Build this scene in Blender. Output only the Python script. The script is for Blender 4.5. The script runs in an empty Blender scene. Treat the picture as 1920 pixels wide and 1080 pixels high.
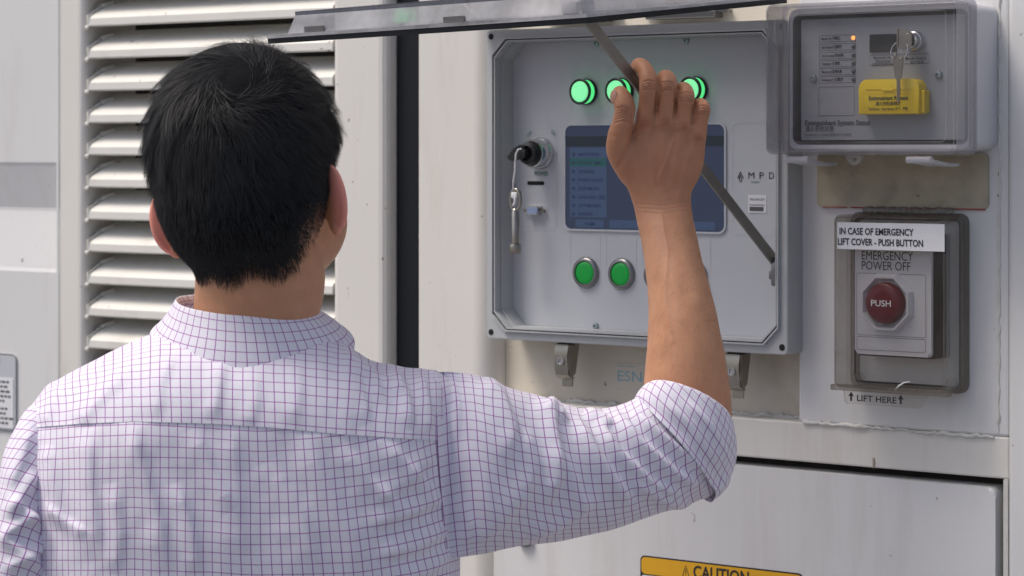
import bpy, bmesh, math, random
import numpy as np
from mathutils import Vector, Matrix, noise
random.seed(7); np.random.seed(7)
R = math.radians
scene = bpy.context.scene
COL = scene.collection

# ------------------------------------------------------------------ camera
F = 4913.0                      # focal length in photo pixels (1920 wide)
YAW = math.atan(F/6260.0)       # camera looks this far to the left of the wall's normal
HOR = 285.0                     # eye level in the photo
CAM = Vector((1.712, -2.419, 1.6))
cd = bpy.data.cameras.new("camera"); cam = bpy.data.objects.new("camera", cd); COL.objects.link(cam)
cd.sensor_width = 36; cd.lens = F/1920*36; cd.clip_end = 5000
cd.shift_y = -(540-HOR)/1920
cam.location = CAM; cam.rotation_euler = (R(90), 0, YAW)
cd.dof.use_dof = True; cd.dof.focus_distance = 2.62; cd.dof.aperture_fstop = 11
scene.camera = cam
# ------------------------------------------------------------------ sky, sun, exposure
SUN_EL, SUN_AZ = R(60), R(222)          # azimuth measured like a compass: x = sin, y = cos
w = bpy.data.worlds.new("World"); scene.world = w; w.use_nodes = True
wn = w.node_tree.nodes; wl = w.node_tree.links
sky = wn.new("ShaderNodeTexSky"); sky.sky_type = 'NISHITA'; sky.sun_disc = False
sky.sun_elevation = SUN_EL; sky.sun_rotation = SUN_AZ
sky.air_density = .8; sky.dust_density = 4.5; sky.ozone_density = 1.0
bg = wn["Background"]; bg.inputs[1].default_value = 0.13
wl.new(sky.outputs[0], bg.inputs[0])
sd = bpy.data.lights.new("sun", 'SUN'); sd.energy = 1.9; sd.angle = R(22); sd.color = (1, .94, .86)
sun = bpy.data.objects.new("sun", sd); COL.objects.link(sun)
sv = Vector((math.sin(SUN_AZ)*math.cos(SUN_EL), math.cos(SUN_AZ)*math.cos(SUN_EL), math.sin(SUN_EL)))
sun.rotation_euler = sv.to_track_quat('Z', 'Y').to_euler(); sun.location = (0, -4, 6)
scene.view_settings.view_transform = 'Standard'; scene.view_settings.look = 'None'
scene.view_settings.exposure = 0.15; scene.view_settings.gamma = 1
scene.cycles.transparent_max_bounces = 24; scene.cycles.max_bounces = 10

# ------------------------------------------------------------------ materials
def lin(c):
    return tuple(((x/255+.055)/1.055)**2.4 if x/255 > .04045 else x/255/12.92 for x in c)
def mat(name, col, rough=.5, metal=0, noise_amt=0, nscale=8, bump=0, bscale=200, stain=None, stain_amt=0,
        spec=.5, emit=None, estr=0, streak=False, sss=0, coat=0):
    m = bpy.data.materials.new(name); m.use_nodes = True
    nt = m.node_tree; b = nt.nodes["Principled BSDF"]; L = nt.links.new
    b.inputs["Base Color"].default_value = (*col, 1); b.inputs["Roughness"].default_value = rough
    b.inputs["Metallic"].default_value = metal; b.inputs["Specular IOR Level"].default_value = spec
    b.inputs["Coat Weight"].default_value = coat
    tc = nt.nodes.new("ShaderNodeTexCoord")
    last = None
    if noise_amt:
        n = nt.nodes.new("ShaderNodeTexNoise"); n.inputs["Scale"].default_value = nscale; n.inputs["Detail"].default_value = 6
        L(tc.outputs["Object"], n.inputs["Vector"])
        mx = nt.nodes.new("ShaderNodeMix"); mx.data_type = 'RGBA'
        mx.inputs[6].default_value = (*[c*(1-noise_amt) for c in col], 1)
        mx.inputs[7].default_value = (*[min(1, c*(1+noise_amt*.6)) for c in col], 1)
        L(n.outputs["Fac"], mx.inputs[0]); last = mx.outputs[2]
    if stain:
        n = nt.nodes.new("ShaderNodeTexNoise"); n.inputs["Scale"].default_value = 1; n.inputs["Detail"].default_value = 7
        n.inputs["Roughness"].default_value = .65
        mp = nt.nodes.new("ShaderNodeMapping")
        mp.inputs["Scale"].default_value = (22, 22, 3.0) if streak else (9, 9, 9)
        L(tc.outputs["Object"], mp.inputs[0]); L(mp.outputs[0], n.inputs["Vector"])
        rp = nt.nodes.new("ShaderNodeValToRGB"); rp.color_ramp.elements[0].position = .52; rp.color_ramp.elements[1].position = .78
        rp.color_ramp.elements[0].color = (0, 0, 0, 1); rp.color_ramp.elements[1].color = (stain_amt,)*3+(1,)
        L(n.outputs["Fac"], rp.inputs[0])
        mx = nt.nodes.new("ShaderNodeMix"); mx.data_type = 'RGBA'
        L(rp.outputs[0], mx.inputs[0])
        if last: L(last, mx.inputs[6])
        else: mx.inputs[6].default_value = (*col, 1)
        mx.inputs[7].default_value = (*stain, 1); last = mx.outputs[2]
        if stain_amt > .3:
            n = nt.nodes.new("ShaderNodeTexNoise"); n.inputs["Scale"].default_value = 75; n.inputs["Detail"].default_value = 2
            L(tc.outputs["Object"], n.inputs["Vector"])
            rp = nt.nodes.new("ShaderNodeValToRGB"); rp.color_ramp.elements[0].position = .735; rp.color_ramp.elements[1].position = .775
            rp.color_ramp.elements[0].color = (0, 0, 0, 1); rp.color_ramp.elements[1].color = (.75, .75, .75, 1); L(n.outputs["Fac"], rp.inputs[0])
            mx = nt.nodes.new("ShaderNodeMix"); mx.data_type = 'RGBA'; L(rp.outputs[0], mx.inputs[0]); L(last, mx.inputs[6])
            mx.inputs[7].default_value = (*[c*.55 for c in stain], 1); last = mx.outputs[2]
    if last: L(last, b.inputs["Base Color"])
    if bump:
        n = nt.nodes.new("ShaderNodeTexNoise"); n.inputs["Scale"].default_value = bscale; n.inputs["Detail"].default_value = 3
        L(tc.outputs["Object"], n.inputs["Vector"])
        bp = nt.nodes.new("ShaderNodeBump"); bp.inputs["Strength"].default_value = bump; bp.inputs["Distance"].default_value = .001
        L(n.outputs["Fac"], bp.inputs["Height"]); L(bp.outputs[0], b.inputs["Normal"])
    if emit:
        b.inputs["Emission Color"].default_value = (*emit, 1); b.inputs["Emission Strength"].default_value = estr
    if sss:
        b.inputs["Subsurface Weight"].default_value = sss; b.inputs["Subsurface Radius"].default_value = (1, .35, .2)
        b.inputs["Subsurface Scale"].default_value = .006
    return m
def clear(name, tint, gloss=.06, rough=.06, body=0, bodycol=(.5, .5, .52)):
    """clear plastic sheet: tinted see-through, a fresnel gloss and a little scuffed body"""
    m = bpy.data.materials.new(name); m.use_nodes = True
    nt = m.node_tree; L = nt.links.new; nt.nodes.remove(nt.nodes["Principled BSDF"])
    out = nt.nodes["Material Output"]
    tr = nt.nodes.new("ShaderNodeBsdfTransparent"); tr.inputs[0].default_value = (*tint, 1)
    gl = nt.nodes.new("ShaderNodeBsdfGlossy"); gl.inputs["Roughness"].default_value = rough
    fr = nt.nodes.new("ShaderNodeFresnel"); fr.inputs[0].default_value = 1.45
    ad = nt.nodes.new("ShaderNodeMath"); ad.operation = 'MULTIPLY'; ad.inputs[1].default_value = .45
    L(fr.outputs[0], ad.inputs[0])
    df = nt.nodes.new("ShaderNodeBsdfDiffuse"); df.inputs[0].default_value = (*bodycol, 1)
    tc = nt.nodes.new("ShaderNodeTexCoord"); n = nt.nodes.new("ShaderNodeTexNoise"); n.inputs["Scale"].default_value = 25
    n.inputs["Detail"].default_value = 5
    L(tc.outputs["Object"], n.inputs["Vector"])
    mm = nt.nodes.new("ShaderNodeMath"); mm.operation = 'MULTIPLY'; mm.inputs[1].default_value = body*2
    L(n.outputs["Fac"], mm.inputs[0])
    a = nt.nodes.new("ShaderNodeMixShader"); L(mm.outputs[0], a.inputs[0]); L(tr.outputs[0], a.inputs[1]); L(df.outputs[0], a.inputs[2])
    c = nt.nodes.new("ShaderNodeMixShader"); L(ad.outputs[0], c.inputs[0]); L(a.outputs[0], c.inputs[1]); L(gl.outputs[0], c.inputs[2])
    L(c.outputs[0], out.inputs[0])
    return m

M = {}
M['paint'] = mat('white_paint', (.74, .72, .67), .42, noise_amt=.07, nscale=5, bump=.14, bscale=260, stain=(.40, .32, .22), stain_amt=.34, streak=True)
M['paint_cool'] = mat('cool_white_paint', (.70, .70, .695), .42, noise_amt=.07, nscale=4, bump=.12, bscale=220, stain=(.44, .39, .31), stain_amt=.32, streak=True)
M['cream'] = mat('cream_paint', (.67, .62, .52), .5, noise_amt=.08, nscale=9, bump=.2, bscale=200, stain=(.30, .22, .13), stain_amt=.5)
M['louvre'] = mat('louvre_paint', (.78, .765, .71), .45, noise_amt=.07, nscale=14, stain=(.36, .31, .23), stain_amt=.4)
M['seal'] = mat('paint_sealant', (.66, .65, .61), .6, noise_amt=.15, nscale=60, bump=.6, bscale=180, stain=(.3, .24, .17), stain_amt=.45)
M['dark'] = mat('dark_void', (.012, .012, .012), .9)
M['vent_void'] = mat('vent_shade', (.045, .041, .034), .9, noise_amt=.3, nscale=90)  # the vent's dark inside, its shade put into the back sheet's colour
M['rubber'] = mat('black_rubber', (.010, .012, .016), .6, noise_amt=.2, nscale=20, spec=.25)
M['gap_dark'] = mat('dark_gap', (.03, .027, .022), .8, noise_amt=.4, nscale=30)
M['grey_housing'] = mat('grey_housing', (.46, .475, .485), .45, noise_amt=.05, nscale=20, bump=.1, bscale=500)
M['face'] = mat('faceplate_grey', (.51, .53, .565), .42, noise_amt=.03, nscale=12, bump=.08, bscale=900, spec=.4)
M['engrave'] = mat('pale_line', (.56, .57, .60), .5)
M['ink'] = mat('black_ink', (.02, .02, .025), .5)
M['ink_soft'] = mat('grey_ink', (.09, .09, .10), .5)
M['green_ink'] = mat('green_ink', (.03, .16, .09), .5)
M['cyan_ink'] = mat('cyan_ink', (.26, .47, .54), .5)
M['white_ink'] = mat('white_ink', (.8, .8, .8), .5)
M['sticker'] = mat('white_sticker', (.74, .75, .77), .5, noise_amt=.05, nscale=60)
M['chrome'] = mat('chrome', (.62, .62, .63), .18, 1, noise_amt=.1, nscale=80)
M['steel'] = mat('brushed_steel', (.40, .375, .33), .3, 1, noise_amt=.2, nscale=90)
M['gun'] = mat('dark_bezel', (.26, .26, .265), .28, .9)
M['stay'] = mat('stay_steel', (.26, .245, .22), .45, .45, noise_amt=.25, nscale=70)
M['zinc'] = mat('zinc_screw', (.38, .45, .47), .3, .9, noise_amt=.25, nscale=300)
M['glow'] = mat('lit_green', (.05, .5, .2), .3, emit=lin((92, 240, 138)), estr=.8)
M['glow_face'] = mat('lit_green_face', (.3, .6, .4), .3, emit=lin((112, 238, 155)), estr=.75, noise_amt=.1, nscale=150)
M['green'] = mat('green_cap', (.0, .23, .03), .35, noise_amt=.1, nscale=80, emit=(0, .3, .04), estr=.25)
M['black'] = mat('black_plastic', (.015, .015, .017), .35)
M['lcd'] = mat('lcd_screen', (.02, .025, .035), .16, emit=lin((50, 60, 84)), estr=.55, spec=.4)
M['lcd_bar'] = mat('lcd_dark_bar', (.01, .015, .02), .2, emit=lin((26, 33, 46)), estr=.6)
M['lcd_menu'] = mat('lcd_menu', (.02, .03, .05), .2, emit=lin((56, 72, 102)), estr=.6)
M['lcd_green'] = mat('lcd_green_row', (.01, .03, .03), .2, emit=lin((32, 74, 78)), estr=.65)
M['lcd_text'] = mat('lcd_text', (.01, .01, .02), .3, emit=lin((34, 45, 72)), estr=.6)
M['blue_port'] = mat('blue_port', (.30, .38, .58), .5)
M['plate'] = mat('status_plate', (.29, .305, .335), .5, noise_amt=.05, nscale=20)
M['inner'] = mat('box_inner', (.10, .105, .13), .6)
M['abs'] = mat('grey_white_abs', (.60, .60, .63), .45, noise_amt=.04, nscale=10, bump=.05, bscale=400)
M['led'] = mat('orange_led', (.8, .25, .05), .3, emit=(1, .33, .08), estr=1.6)
M['led_off'] = mat('unlit_led', (.09, .09, .1), .25)
M['yellow'] = mat('yellow_plastic', (.85, .60, .01), .4, noise_amt=.04, nscale=40)
M['caution'] = mat('caution_yellow', (.80, .42, .015), .45, noise_amt=.05, nscale=20)
M['red'] = mat('red_button', (.13, .010, .017), .3)
M['redline'] = mat('red_residue', (.35, .05, .05), .7)
M['old'] = mat('dirty_pad', (.46, .41, .30), .7, noise_amt=.35, nscale=45, bump=.5, bscale=120, stain=(.13, .08, .045), stain_amt=.85)
M['epo'] = mat('white_station', (.66, .66, .70), .4, noise_amt=.03, nscale=10)
M['clear'] = clear('clear_cover', (.95, .95, .955), rough=.06, body=.03, bodycol=(.62, .62, .63))
M['clear_edge'] = clear('clear_cover_edge', (.87, .868, .885), rough=.10, body=.13, bodycol=(.62, .615, .64))
M['smoke'] = clear('smoky_cover', (.965, .96, .95), rough=.08, body=.03, bodycol=(.45, .43, .40))
M['smoke_edge'] = clear('smoky_edge', (.93, .925, .91), rough=.10, body=.07, bodycol=(.34, .32, .29))
M['smoke_rim'] = clear('smoky_rim', (.80, .78, .75), rough=.12, body=.20, bodycol=(.34, .32, .29))
M['lid_edge'] = clear('lid_edge', (.45, .47, .52), rough=.08, body=.35, bodycol=(.25, .26, .30))
M['lid'] = clear('lid_clear', (.74, .745, .76), rough=.08, body=.36, bodycol=(.74, .74, .77))
M['tie'] = mat('white_nylon', (.78, .78, .80), .4)
M['ground'] = mat('concrete', (.16, .16, .165), .85, noise_amt=.25, nscale=3, bump=.4, bscale=60)
M['trouser'] = mat('dark_cloth', (.03, .032, .045), .8, noise_amt=.2, nscale=200)

# ------------------------------------------------------------------ mesh helpers
class MB:
    def __init__(s): s.v = []; s.f = []
    def add(s, v, f):
        o = len(s.v); s.v += [tuple(p) for p in v]; s.f += [tuple(i+o for i in q) for q in f]; return s
    def bm(s, b):
        b.verts.ensure_lookup_table(); b.verts.index_update()
        s.add([v.co[:] for v in b.verts], [[v.index for v in f.verts] for f in b.faces]); b.free(); return s
    def box(s, x0, x1, y0, y1, z0, z1, bev=0, seg=2):
        b = bmesh.new(); bmesh.ops.create_cube(b, size=1)
        for v in b.verts:
            v.co = ((x0+x1)/2+v.co.x*(x1-x0), (y0+y1)/2+v.co.y*(y1-y0), (z0+z1)/2+v.co.z*(z1-z0))
        if bev: bmesh.ops.bevel(b, geom=b.edges[:], offset=bev, segments=seg, affect='EDGES', profile=.5)
        return s.bm(b)
    def prism(s, poly, y0, y1, bev=0, hole=None):
        """polygon in (x,z) extruded from y0 (front, towards the camera) to y1; optional inner outline with the same number of points"""
        n = len(poly); v = [(x, y0, z) for x, z in poly]+[(x, y1, z) for x, z in poly]
        f = [(i, i+n, (i+1) % n+n, (i+1) % n) for i in range(n)]
        if hole:
            v += [(x, y0, z) for x, z in hole]+[(x, y1, z) for x, z in hole]
            for i in range(n):
                j = (i+1) % n
                f += [(2*n+i, 2*n+j, 3*n+j, 3*n+i), (i, j, 2*n+j, 2*n+i), (n+i, 3*n+i, 3*n+j, n+j)]
            return s.add(v, f)
        f += [tuple(range(n)), tuple(range(2*n-1, n-1, -1))]
        if bev:
            b = bmesh.new(); vs = [b.verts.new(p) for p in v]
            for q in f: b.faces.new([vs[i] for i in q])
            es = [e for e in b.edges if abs(e.verts[0].co.y-y0) < 1e-7 and abs(e.verts[1].co.y-y0) < 1e-7]
            bmesh.ops.bevel(b, geom=es, offset=bev, segments=3, affect='EDGES', profile=.5)
            return s.bm(b)
        return s.add(v, f)
    def extrude_x(s, poly, x0, x1):
        n = len(poly); v = [(x0, y, z) for y, z in poly]+[(x1, y, z) for y, z in poly]
        return s.add(v, [(i, (i+1) % n, (i+1) % n+n, i+n) for i in range(n)]+[tuple(range(n-1, -1, -1)), tuple(range(n, 2*n))])
    def lathe(s, prof, c, axis=(0, -1, 0), n=40):
        """prof: list of (radius, distance along axis)"""
        a = Vector(axis).normalized(); q = a.to_track_quat('Z', 'Y'); v = []; f = []
        for r, h in prof:
            for k in range(n):
                t = 2*math.pi*k/n; v.append(Vector(c)+q @ Vector((r*math.cos(t), r*math.sin(t), h)))
        for i in range(len(prof)-1):
            for k in range(n):
                f.append((i*n+k, i*n+(k+1) % n, (i+1)*n+(k+1) % n, (i+1)*n+k))
        f.append(tuple(range(n-1, -1, -1))); f.append(tuple(range((len(prof)-1)*n, len(prof)*n)))
        return s.add(v, f)
    def tube(s, pts, r, n=10, closed=False):
        P = [Vector(p) for p in pts]; m = len(P); v = []; f = []
        rr = r if isinstance(r, (list, tuple)) else [r]*m
        for i in range(m):
            if closed: t = P[(i+1) % m]-P[i-1]
            else: t = P[min(i+1, m-1)]-P[max(i-1, 0)]
            t.normalize(); up = Vector((0, 1, 0)) if abs(t.y) < .8 else Vector((0, 0, 1))
            a = t.cross(up).normalized(); b = t.cross(a)
            for k in range(n):
                an = 2*math.pi*k/n; v.append(P[i]+(a*math.cos(an)+b*math.sin(an))*rr[i])
        for i in range(m if closed else m-1):
            j = (i+1) % m
            for k in range(n): f.append((i*n+k, i*n+(k+1) % n, j*n+(k+1) % n, j*n+k))
        if not closed: f += [tuple(range(n-1, -1, -1)), tuple(range((m-1)*n, m*n))]
        return s.add(v, f)
    def xf(s, mtx):
        s.v = [tuple(mtx @ Vector(p)) for p in s.v]; return s

def rrect(x0, x1, z0, z1, r, n=6):
    p = []
    for cx, cz, a in ((x1-r, z1-r, 0), (x0+r, z1-r, 90), (x0+r, z0+r, 180), (x1-r, z0+r, 270)):
        for k in range(n+1):
            t = R(a+90*k/n); p.append((cx+r*math.cos(t), cz+r*math.sin(t)))
    return p
def chamf(x0, x1, z0, z1, c):
    return [(x1-c, z0), (x1, z0+c), (x1, z1-c), (x1-c, z1), (x0+c, z1), (x0, z1-c), (x0, z0+c), (x0+c, z0)]

ROOT = {}
def root_of(o):
    while o.parent: o = o.parent
    return o
def obj(name, mb, m, parent=None, smooth=None):
    me = bpy.data.meshes.new(name)
    v = mb.v
    if parent is not None:
        l = root_of(parent).location; v = [(p[0]-l.x, p[1]-l.y, p[2]-l.z) for p in v]
    me.from_pydata(v, [], mb.f); me.update()
    b = bmesh.new(); b.from_mesh(me); bmesh.ops.recalc_face_normals(b, faces=b.faces[:])
    b.to_mesh(me); b.free()
    me.materials.append(M[m] if isinstance(m, str) else m)
    if smooth:
        me.shade_smooth(); me.set_sharp_from_angle(angle=R(smooth))
    o = bpy.data.objects.new(name, me); COL.objects.link(o)
    if parent is not None: o.parent = parent
    return o
def tag(o, label=None, cat=None, group=None, kind=None):
    for k, x in (('label', label), ('category', cat), ('group', group), ('kind', kind)):
        if x: o[k] = x
    return o
def thing(name, label, cat, loc, group=None):
    o = bpy.data.objects.new(name, None); COL.objects.link(o); o.location = loc; o.empty_display_size = .05
    return tag(o, label, cat, group)

def text_mb(mb, s, x, y, z, size, width=None, align='LEFT', bold=0, rot=0, aspect=None):
    """lettering as a flat mesh facing the camera side (-y); z is the baseline; width squeezes it to a real width"""
    cu = bpy.data.curves.new("t", 'FONT'); cu.body = s; cu.size = 1; cu.align_x = 'LEFT'; cu.offset = bold; cu.resolution_u = 3
    o = bpy.data.objects.new("t", cu); COL.objects.link(o)
    dg = bpy.context.evaluated_depsgraph_get(); me = bpy.data.meshes.new_from_object(o.evaluated_get(dg))
    P = [v.co.copy() for v in me.vertices]; fs = [tuple(p.vertices) for p in me.polygons]
    bpy.data.objects.remove(o); bpy.data.curves.remove(cu); bpy.data.meshes.remove(me)
    if not P: return mb
    x0 = min(p.x for p in P); x1 = max(p.x for p in P)
    sx = size if width is None else width/(x1-x0)
    W_ = (x1-x0)*sx; off = {'LEFT': 0, 'CENTER': -W_/2, 'RIGHT': -W_}[align]
    out = []
    for p in P:
        a = (p.x-x0)*sx+off; b = p.y*size
        ca, sa = math.cos(rot), math.sin(rot)
        out.append((x+a*ca-b*sa, y, z+a*sa+b*ca))
    return mb.add(out, fs)
def flat(mb, poly, y):
    return mb.add([(x, y, z) for x, z in poly], [tuple(range(len(poly)))])
def ring_line(mb, poly, y, wd):
    """thin outline of a closed polygon"""
    n = len(poly); cx = sum(p[0] for p in poly)/n; cz = sum(p[1] for p in poly)/n
    inn = []
    for i in range(n):
        a, b, c = Vector(poly[i-1]), Vector(poly[i]), Vector(poly[(i+1) % n])
        t = (c-a)
        if t.length < 1e-9: t = Vector((1, 0))
        t.normalize(); nn = Vector((-t.y, t.x))
        if nn.dot(Vector((cx, cz))-b) < 0: nn = -nn
        inn.append((b.x+nn.x*wd, b.y+nn.y*wd))
    v = [(x, y, z) for x, z in poly]+[(x, y, z) for x, z in inn]
    return mb.add(v, [(i, (i+1) % n, (i+1) % n+n, i+n) for i in range(n)])
def screw(c, r, name='screw', parent=None, m='zinc'):
    mb = MB().lathe([(r, 0), (r, r*.35), (r*.8, r*.6), (r*.42, r*.66), (r*.38, r*.3)], c, n=20)
    return obj(name, mb, m, parent, 40)

# ================================================================== THE SETTING
g = MB().add([(-400, -400, 0), (400, -400, 0), (400, 400, 0), (-400, 400, 0)], [(0, 1, 2, 3)])
tag(obj('ground', g, 'ground'), kind='structure')

# ------------------------------------------------------------------ the container with everything that is welded to it
bat = thing('equipment_container', 'white painted steel container wall with louvred vent, recess and lower door', 'container', (0, 0, 0))
XE = 2.2
side = MB()
prof = [(.0, .25), (.0, 1.436), (.002, 1.441), (.017, 1.519), (.017, 1.5235), (.002, 1.581), (.0, 1.586), (.0, 2.9), (.1, 2.9), (.1, .25)]
side.extrude_x(prof, -3.2, -.960)
obj('side_panel', side, 'paint_cool', bat)
post = MB()
post.box(-.9585, -.9085, -.012, .1, .25, 2.9, .008, 3)           # jamb left of the louvre
post.box(-.4640, -.3770, -.008, .1, .25, 2.9, .010, 3)           # jamb right of the louvre
obj('door_jamb', post, 'paint', bat)
lip = MB().box(-.9585, -.9545, -.0135, -.012, .25, 2.9)
obj('folded_edge', lip, 'paint_cool', bat)
gk = MB().box(-.3767, -.3312, .012, .1, .25, 2.9, .004)
obj('door_gasket', gk, 'rubber', bat, 40)
vent = MB().box(-.9084, -.4642, .085, .1, .25, 2.9)
vent_o = obj('louvre_back', vent, 'vent_void', bat)
z0s = 1.7713-.0431*30
for k in range(34):
    zb = z0s+.0431*k-.0035
    sl = MB()
    p = [(-.004, zb), (-.0065, zb+.002), (-.0065, zb+.0110), (-.004, zb+.0142), (.010, zb+.0235), (.044, zb+.0395), (.045, zb+.0365), (.011, zb+.0195), (.000, zb+.003)]
    sl.extrude_x(p, -.9035, -.4640)
    s_o = obj('louvre_slat', sl, 'louvre', bat, 30)
    eb = MB()
    eb.tube([(-.9042, -.004, zb+.003), (-.9036, -.0055, zb+.014), (-.899, .012, zb+.028), (-.893, .03, zb+.034)], [.003, .0034, .003, .0025], 8)
    eb.lathe([(.0035, 0), (.003, .002), (.0015, .003)], (-.9050, -.0065, zb-.001), n=10)
    obj('slat_bracket', eb, 'louvre', s_o, 40)
# corner post right of the gasket: rounded over into the recess
cp = MB()
arc = [(-.3309, .1), (-.3309, .002), (-.3289, .000), (-.3280, .0), (-.2450, .0)]
arc += [(-.2440+.024*math.sin(R(a)), .024*(1-math.cos(R(a)))) for a in range(0, 91, 9)]
arc += [(-.2195, .1)]
n = len(arc); cp.add([(x, y, .25) for x, y in arc]+[(x, y, 2.9) for x, y in arc], [(i, (i+1) % n, (i+1) % n+n, i+n) for i in range(n)])
obj('corner_post', cp, 'paint', bat, 50)
rec = MB().box(-.2195, .2070, .030, .1, 1.298, 2.9)
obj('recess_panel', rec, 'cream', bat)
# ledge under the recess, and the equipment plate on its right
led = MB().box(-.2195, .4585, .0003, .1, 1.2655, 1.3085, .002, 2)
obj('sill', led, 'paint', bat)
pl = MB().box(.2070, .4585, .0, .1, 1.3085, 2.9, .003, 2)
obj('equipment_plate', pl, 'paint_cool', bat)
ep = MB().box(.4590, XE, -.004, .1, .25, 2.9, .006, 3)
obj('end_post', ep, 'paint_cool', bat)
def bead(pts, r, seed, step=.004):
    rnd = random.Random(seed); out = []; rad = []
    for a, b in zip(pts, pts[1:]):
        a, b = Vector(a), Vector(b); m_ = max(2, int((b-a).length/step))
        for i in range(m_):
            t = i/m_; p = a.lerp(b, t)
            out.append(p+Vector((rnd.uniform(-1, 1), 0, rnd.uniform(-1, 1)))*r*.35)
            rad.append(r*(.6+.5*noise.noise(p*60)+rnd.uniform(-.15, .15)))
    return MB().tube(out, rad, 8)
obj('weld_bead', bead([(-.218, .027, 1.309), (.205, .027, 1.3095)], .0042, 1), 'seal', bat, 60)
obj('weld_bead', bead([(.212, -.0005, 1.3085), (.30, -.0005, 1.3078), (.447, -.0005, 1.3075)], .0030, 2), 'seal', bat, 60)
obj('weld_bead', bead([(.4470, .0, 1.312), (.4490, .0, 1.62), (.4475, .0, 1.9)], .0026, 3), 'seal', bat, 60)
M['rust'] = mat('rust', (.16, .10, .05), .8, noise_amt=.4, nscale=200)
rs_ = MB().tube([(-.249, .001, 1.166), (-.2488, .0008, 1.158), (-.2492, .0008, 1.150), (-.2489, .001, 1.142)], [.0012, .0022, .0020, .0008], 8)
obj('rust_spot', rs_, 'rust', bat)
for x_, z_, l_ in ((.300, 1.276, .011),):
    obj('rust_run', MB().tube([(x_, .0003, z_), (x_+.0005, .0003, z_-l_*.5), (x_, .0004, z_-l_)], [.0014, .0018, .0006], 6), 'old', bat)
# lower access door with its near-black gap
gap = MB().box(-.2185, .4588, .03, .1, .25, 1.2653)
obj('door_recess', gap, 'gap_dark', bat)
door = thing('access_door', 'flat white lower door with dark gap along its top and right edge', 'door', (.12, 0, .3))
dm = MB().prism(rrect(-.2105, .4455, .30, 1.2560, .010), -.004, .028, bev=.004)
obj('door_leaf', dm, 'paint_cool', door)
df = MB().prism([(.4535, .25), (.4586, .25), (.4586, 1.2653), (.4535, 1.2653)], -.002, .03)
obj('door_edge_seal', df, 'seal', door)
kb = MB().lathe([(.0115, 0), (.0115, .004), (.0095, .007), (.006, .008)], (-.1627, -.004, 1.151), n=24)
obj('lock_knob', kb, 'gun', door, 40)

# ------------------------------------------------------------------ stickers and plates on the container
cs = thing('caution_sign', 'yellow and white caution sticker with black border on the lower door', 'sign', (.108, -.0045, 1.04))
obj('border', MB().prism(rrect(.0011, .2158, .98, 1.1455, .006), -.0046, -.0041), 'ink', cs)
obj('white_field', MB().prism(rrect(.0028, .2141, .9817, 1.1235, .003), -.0050, -.0047), 'sticker', cs)
obj('yellow_header', MB().prism(rrect(.0028, .2141, 1.1250, 1.1438, .005), -.0050, -.0047), 'caution', cs)
t = text_mb(MB(), 'CAUTION', .0735, -.0053, 1.1275, .0192, width=.0735, bold=.022)
obj('lettering', t, 'ink', cs); t = MB()
tri = [(.0585, 1.1268), (.0685, 1.1268), (.0635, 1.1405)]
ring_line(t, tri, -.0053, .0011); t.box(.0631, .0639, -.0053, -.00525, 1.1308, 1.1360); t.box(.0631, .0639, -.0053, -.00525, 1.1288, 1.1298)
obj('warning_triangle', t, 'ink', cs)

sp = thing('data_plate', 'pale rectangular data plate with blocks of small print on left side panel', 'sign', (-1.11, -.001, 1.267))
obj('plate_sheet', MB().prism(rrect(-1.22, -1.0525, 1.2150, 1.3210, .008), -.0022, -.0005), 'face', sp)
b_ = MB(); ring_line(b_, rrect(-1.22, -1.0525, 1.2150, 1.3210, .008), -.0025, .0012)
obj('plate_border', b_, 'ink_soft', sp)
obj('table_field', MB().prism(rrect(-1.215, -1.058, 1.2185, 1.2880, .002), -.0030, -.0023), 'sticker', sp)
t = MB(); rnd = random.Random(4)
for i in range(9):
    z = 1.2825-.0066*i-(.004 if i > 4 else 0)
    for cx in (-1.205, -1.150, -1.092):
        x = cx
        for k in range(rnd.randint(2, 4)):
            wd = rnd.uniform(.004, .009); t.box(x, x+wd, -.0033, -.0031, z-.0018, z+.0012); x += wd+.0022
obj('small_print', t, 'ink_soft', sp)
obj('green_mark', text_mb(MB(), 'A', -1.090, -.0026, 1.309, .009), 'cyan_ink', sp)

al = thing('asset_label', 'small pale sticker with light blue ESN lettering under the control box', 'label', (.005, .029, 1.335))
obj('label_sheet', MB().prism(rrect(-.0585, .030, 1.3320, 1.3570, .002), .0291, .0297), 'cream', al)
b_ = text_mb(MB(), 'ESN-01', -.0545, .0288, 1.3368, .0172, width=.0590)
b_.box(-.0545, -.030, .0288, .029, 1.3535, 1.3543)
obj('lettering', b_, 'cyan_ink', al)

# ================================================================== THE CONTROL BOX
cb = thing('control_box', 'grey control box with green buttons, blue screen and raised clear lid', 'control panel', (.006, .03, 1.38))
X0, X1, Z0, Z1 = -.2000, .2125, 1.3825, 1.7420
hs = MB()
hs.prism(rrect(X0, X1, Z0, Z1, .006), -.030, .0298, hole=rrect(X0+.006, X1-.006, Z0+.006, Z1-.006, .0055))
obj('housing', hs, 'grey_housing', cb, 30)
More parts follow.
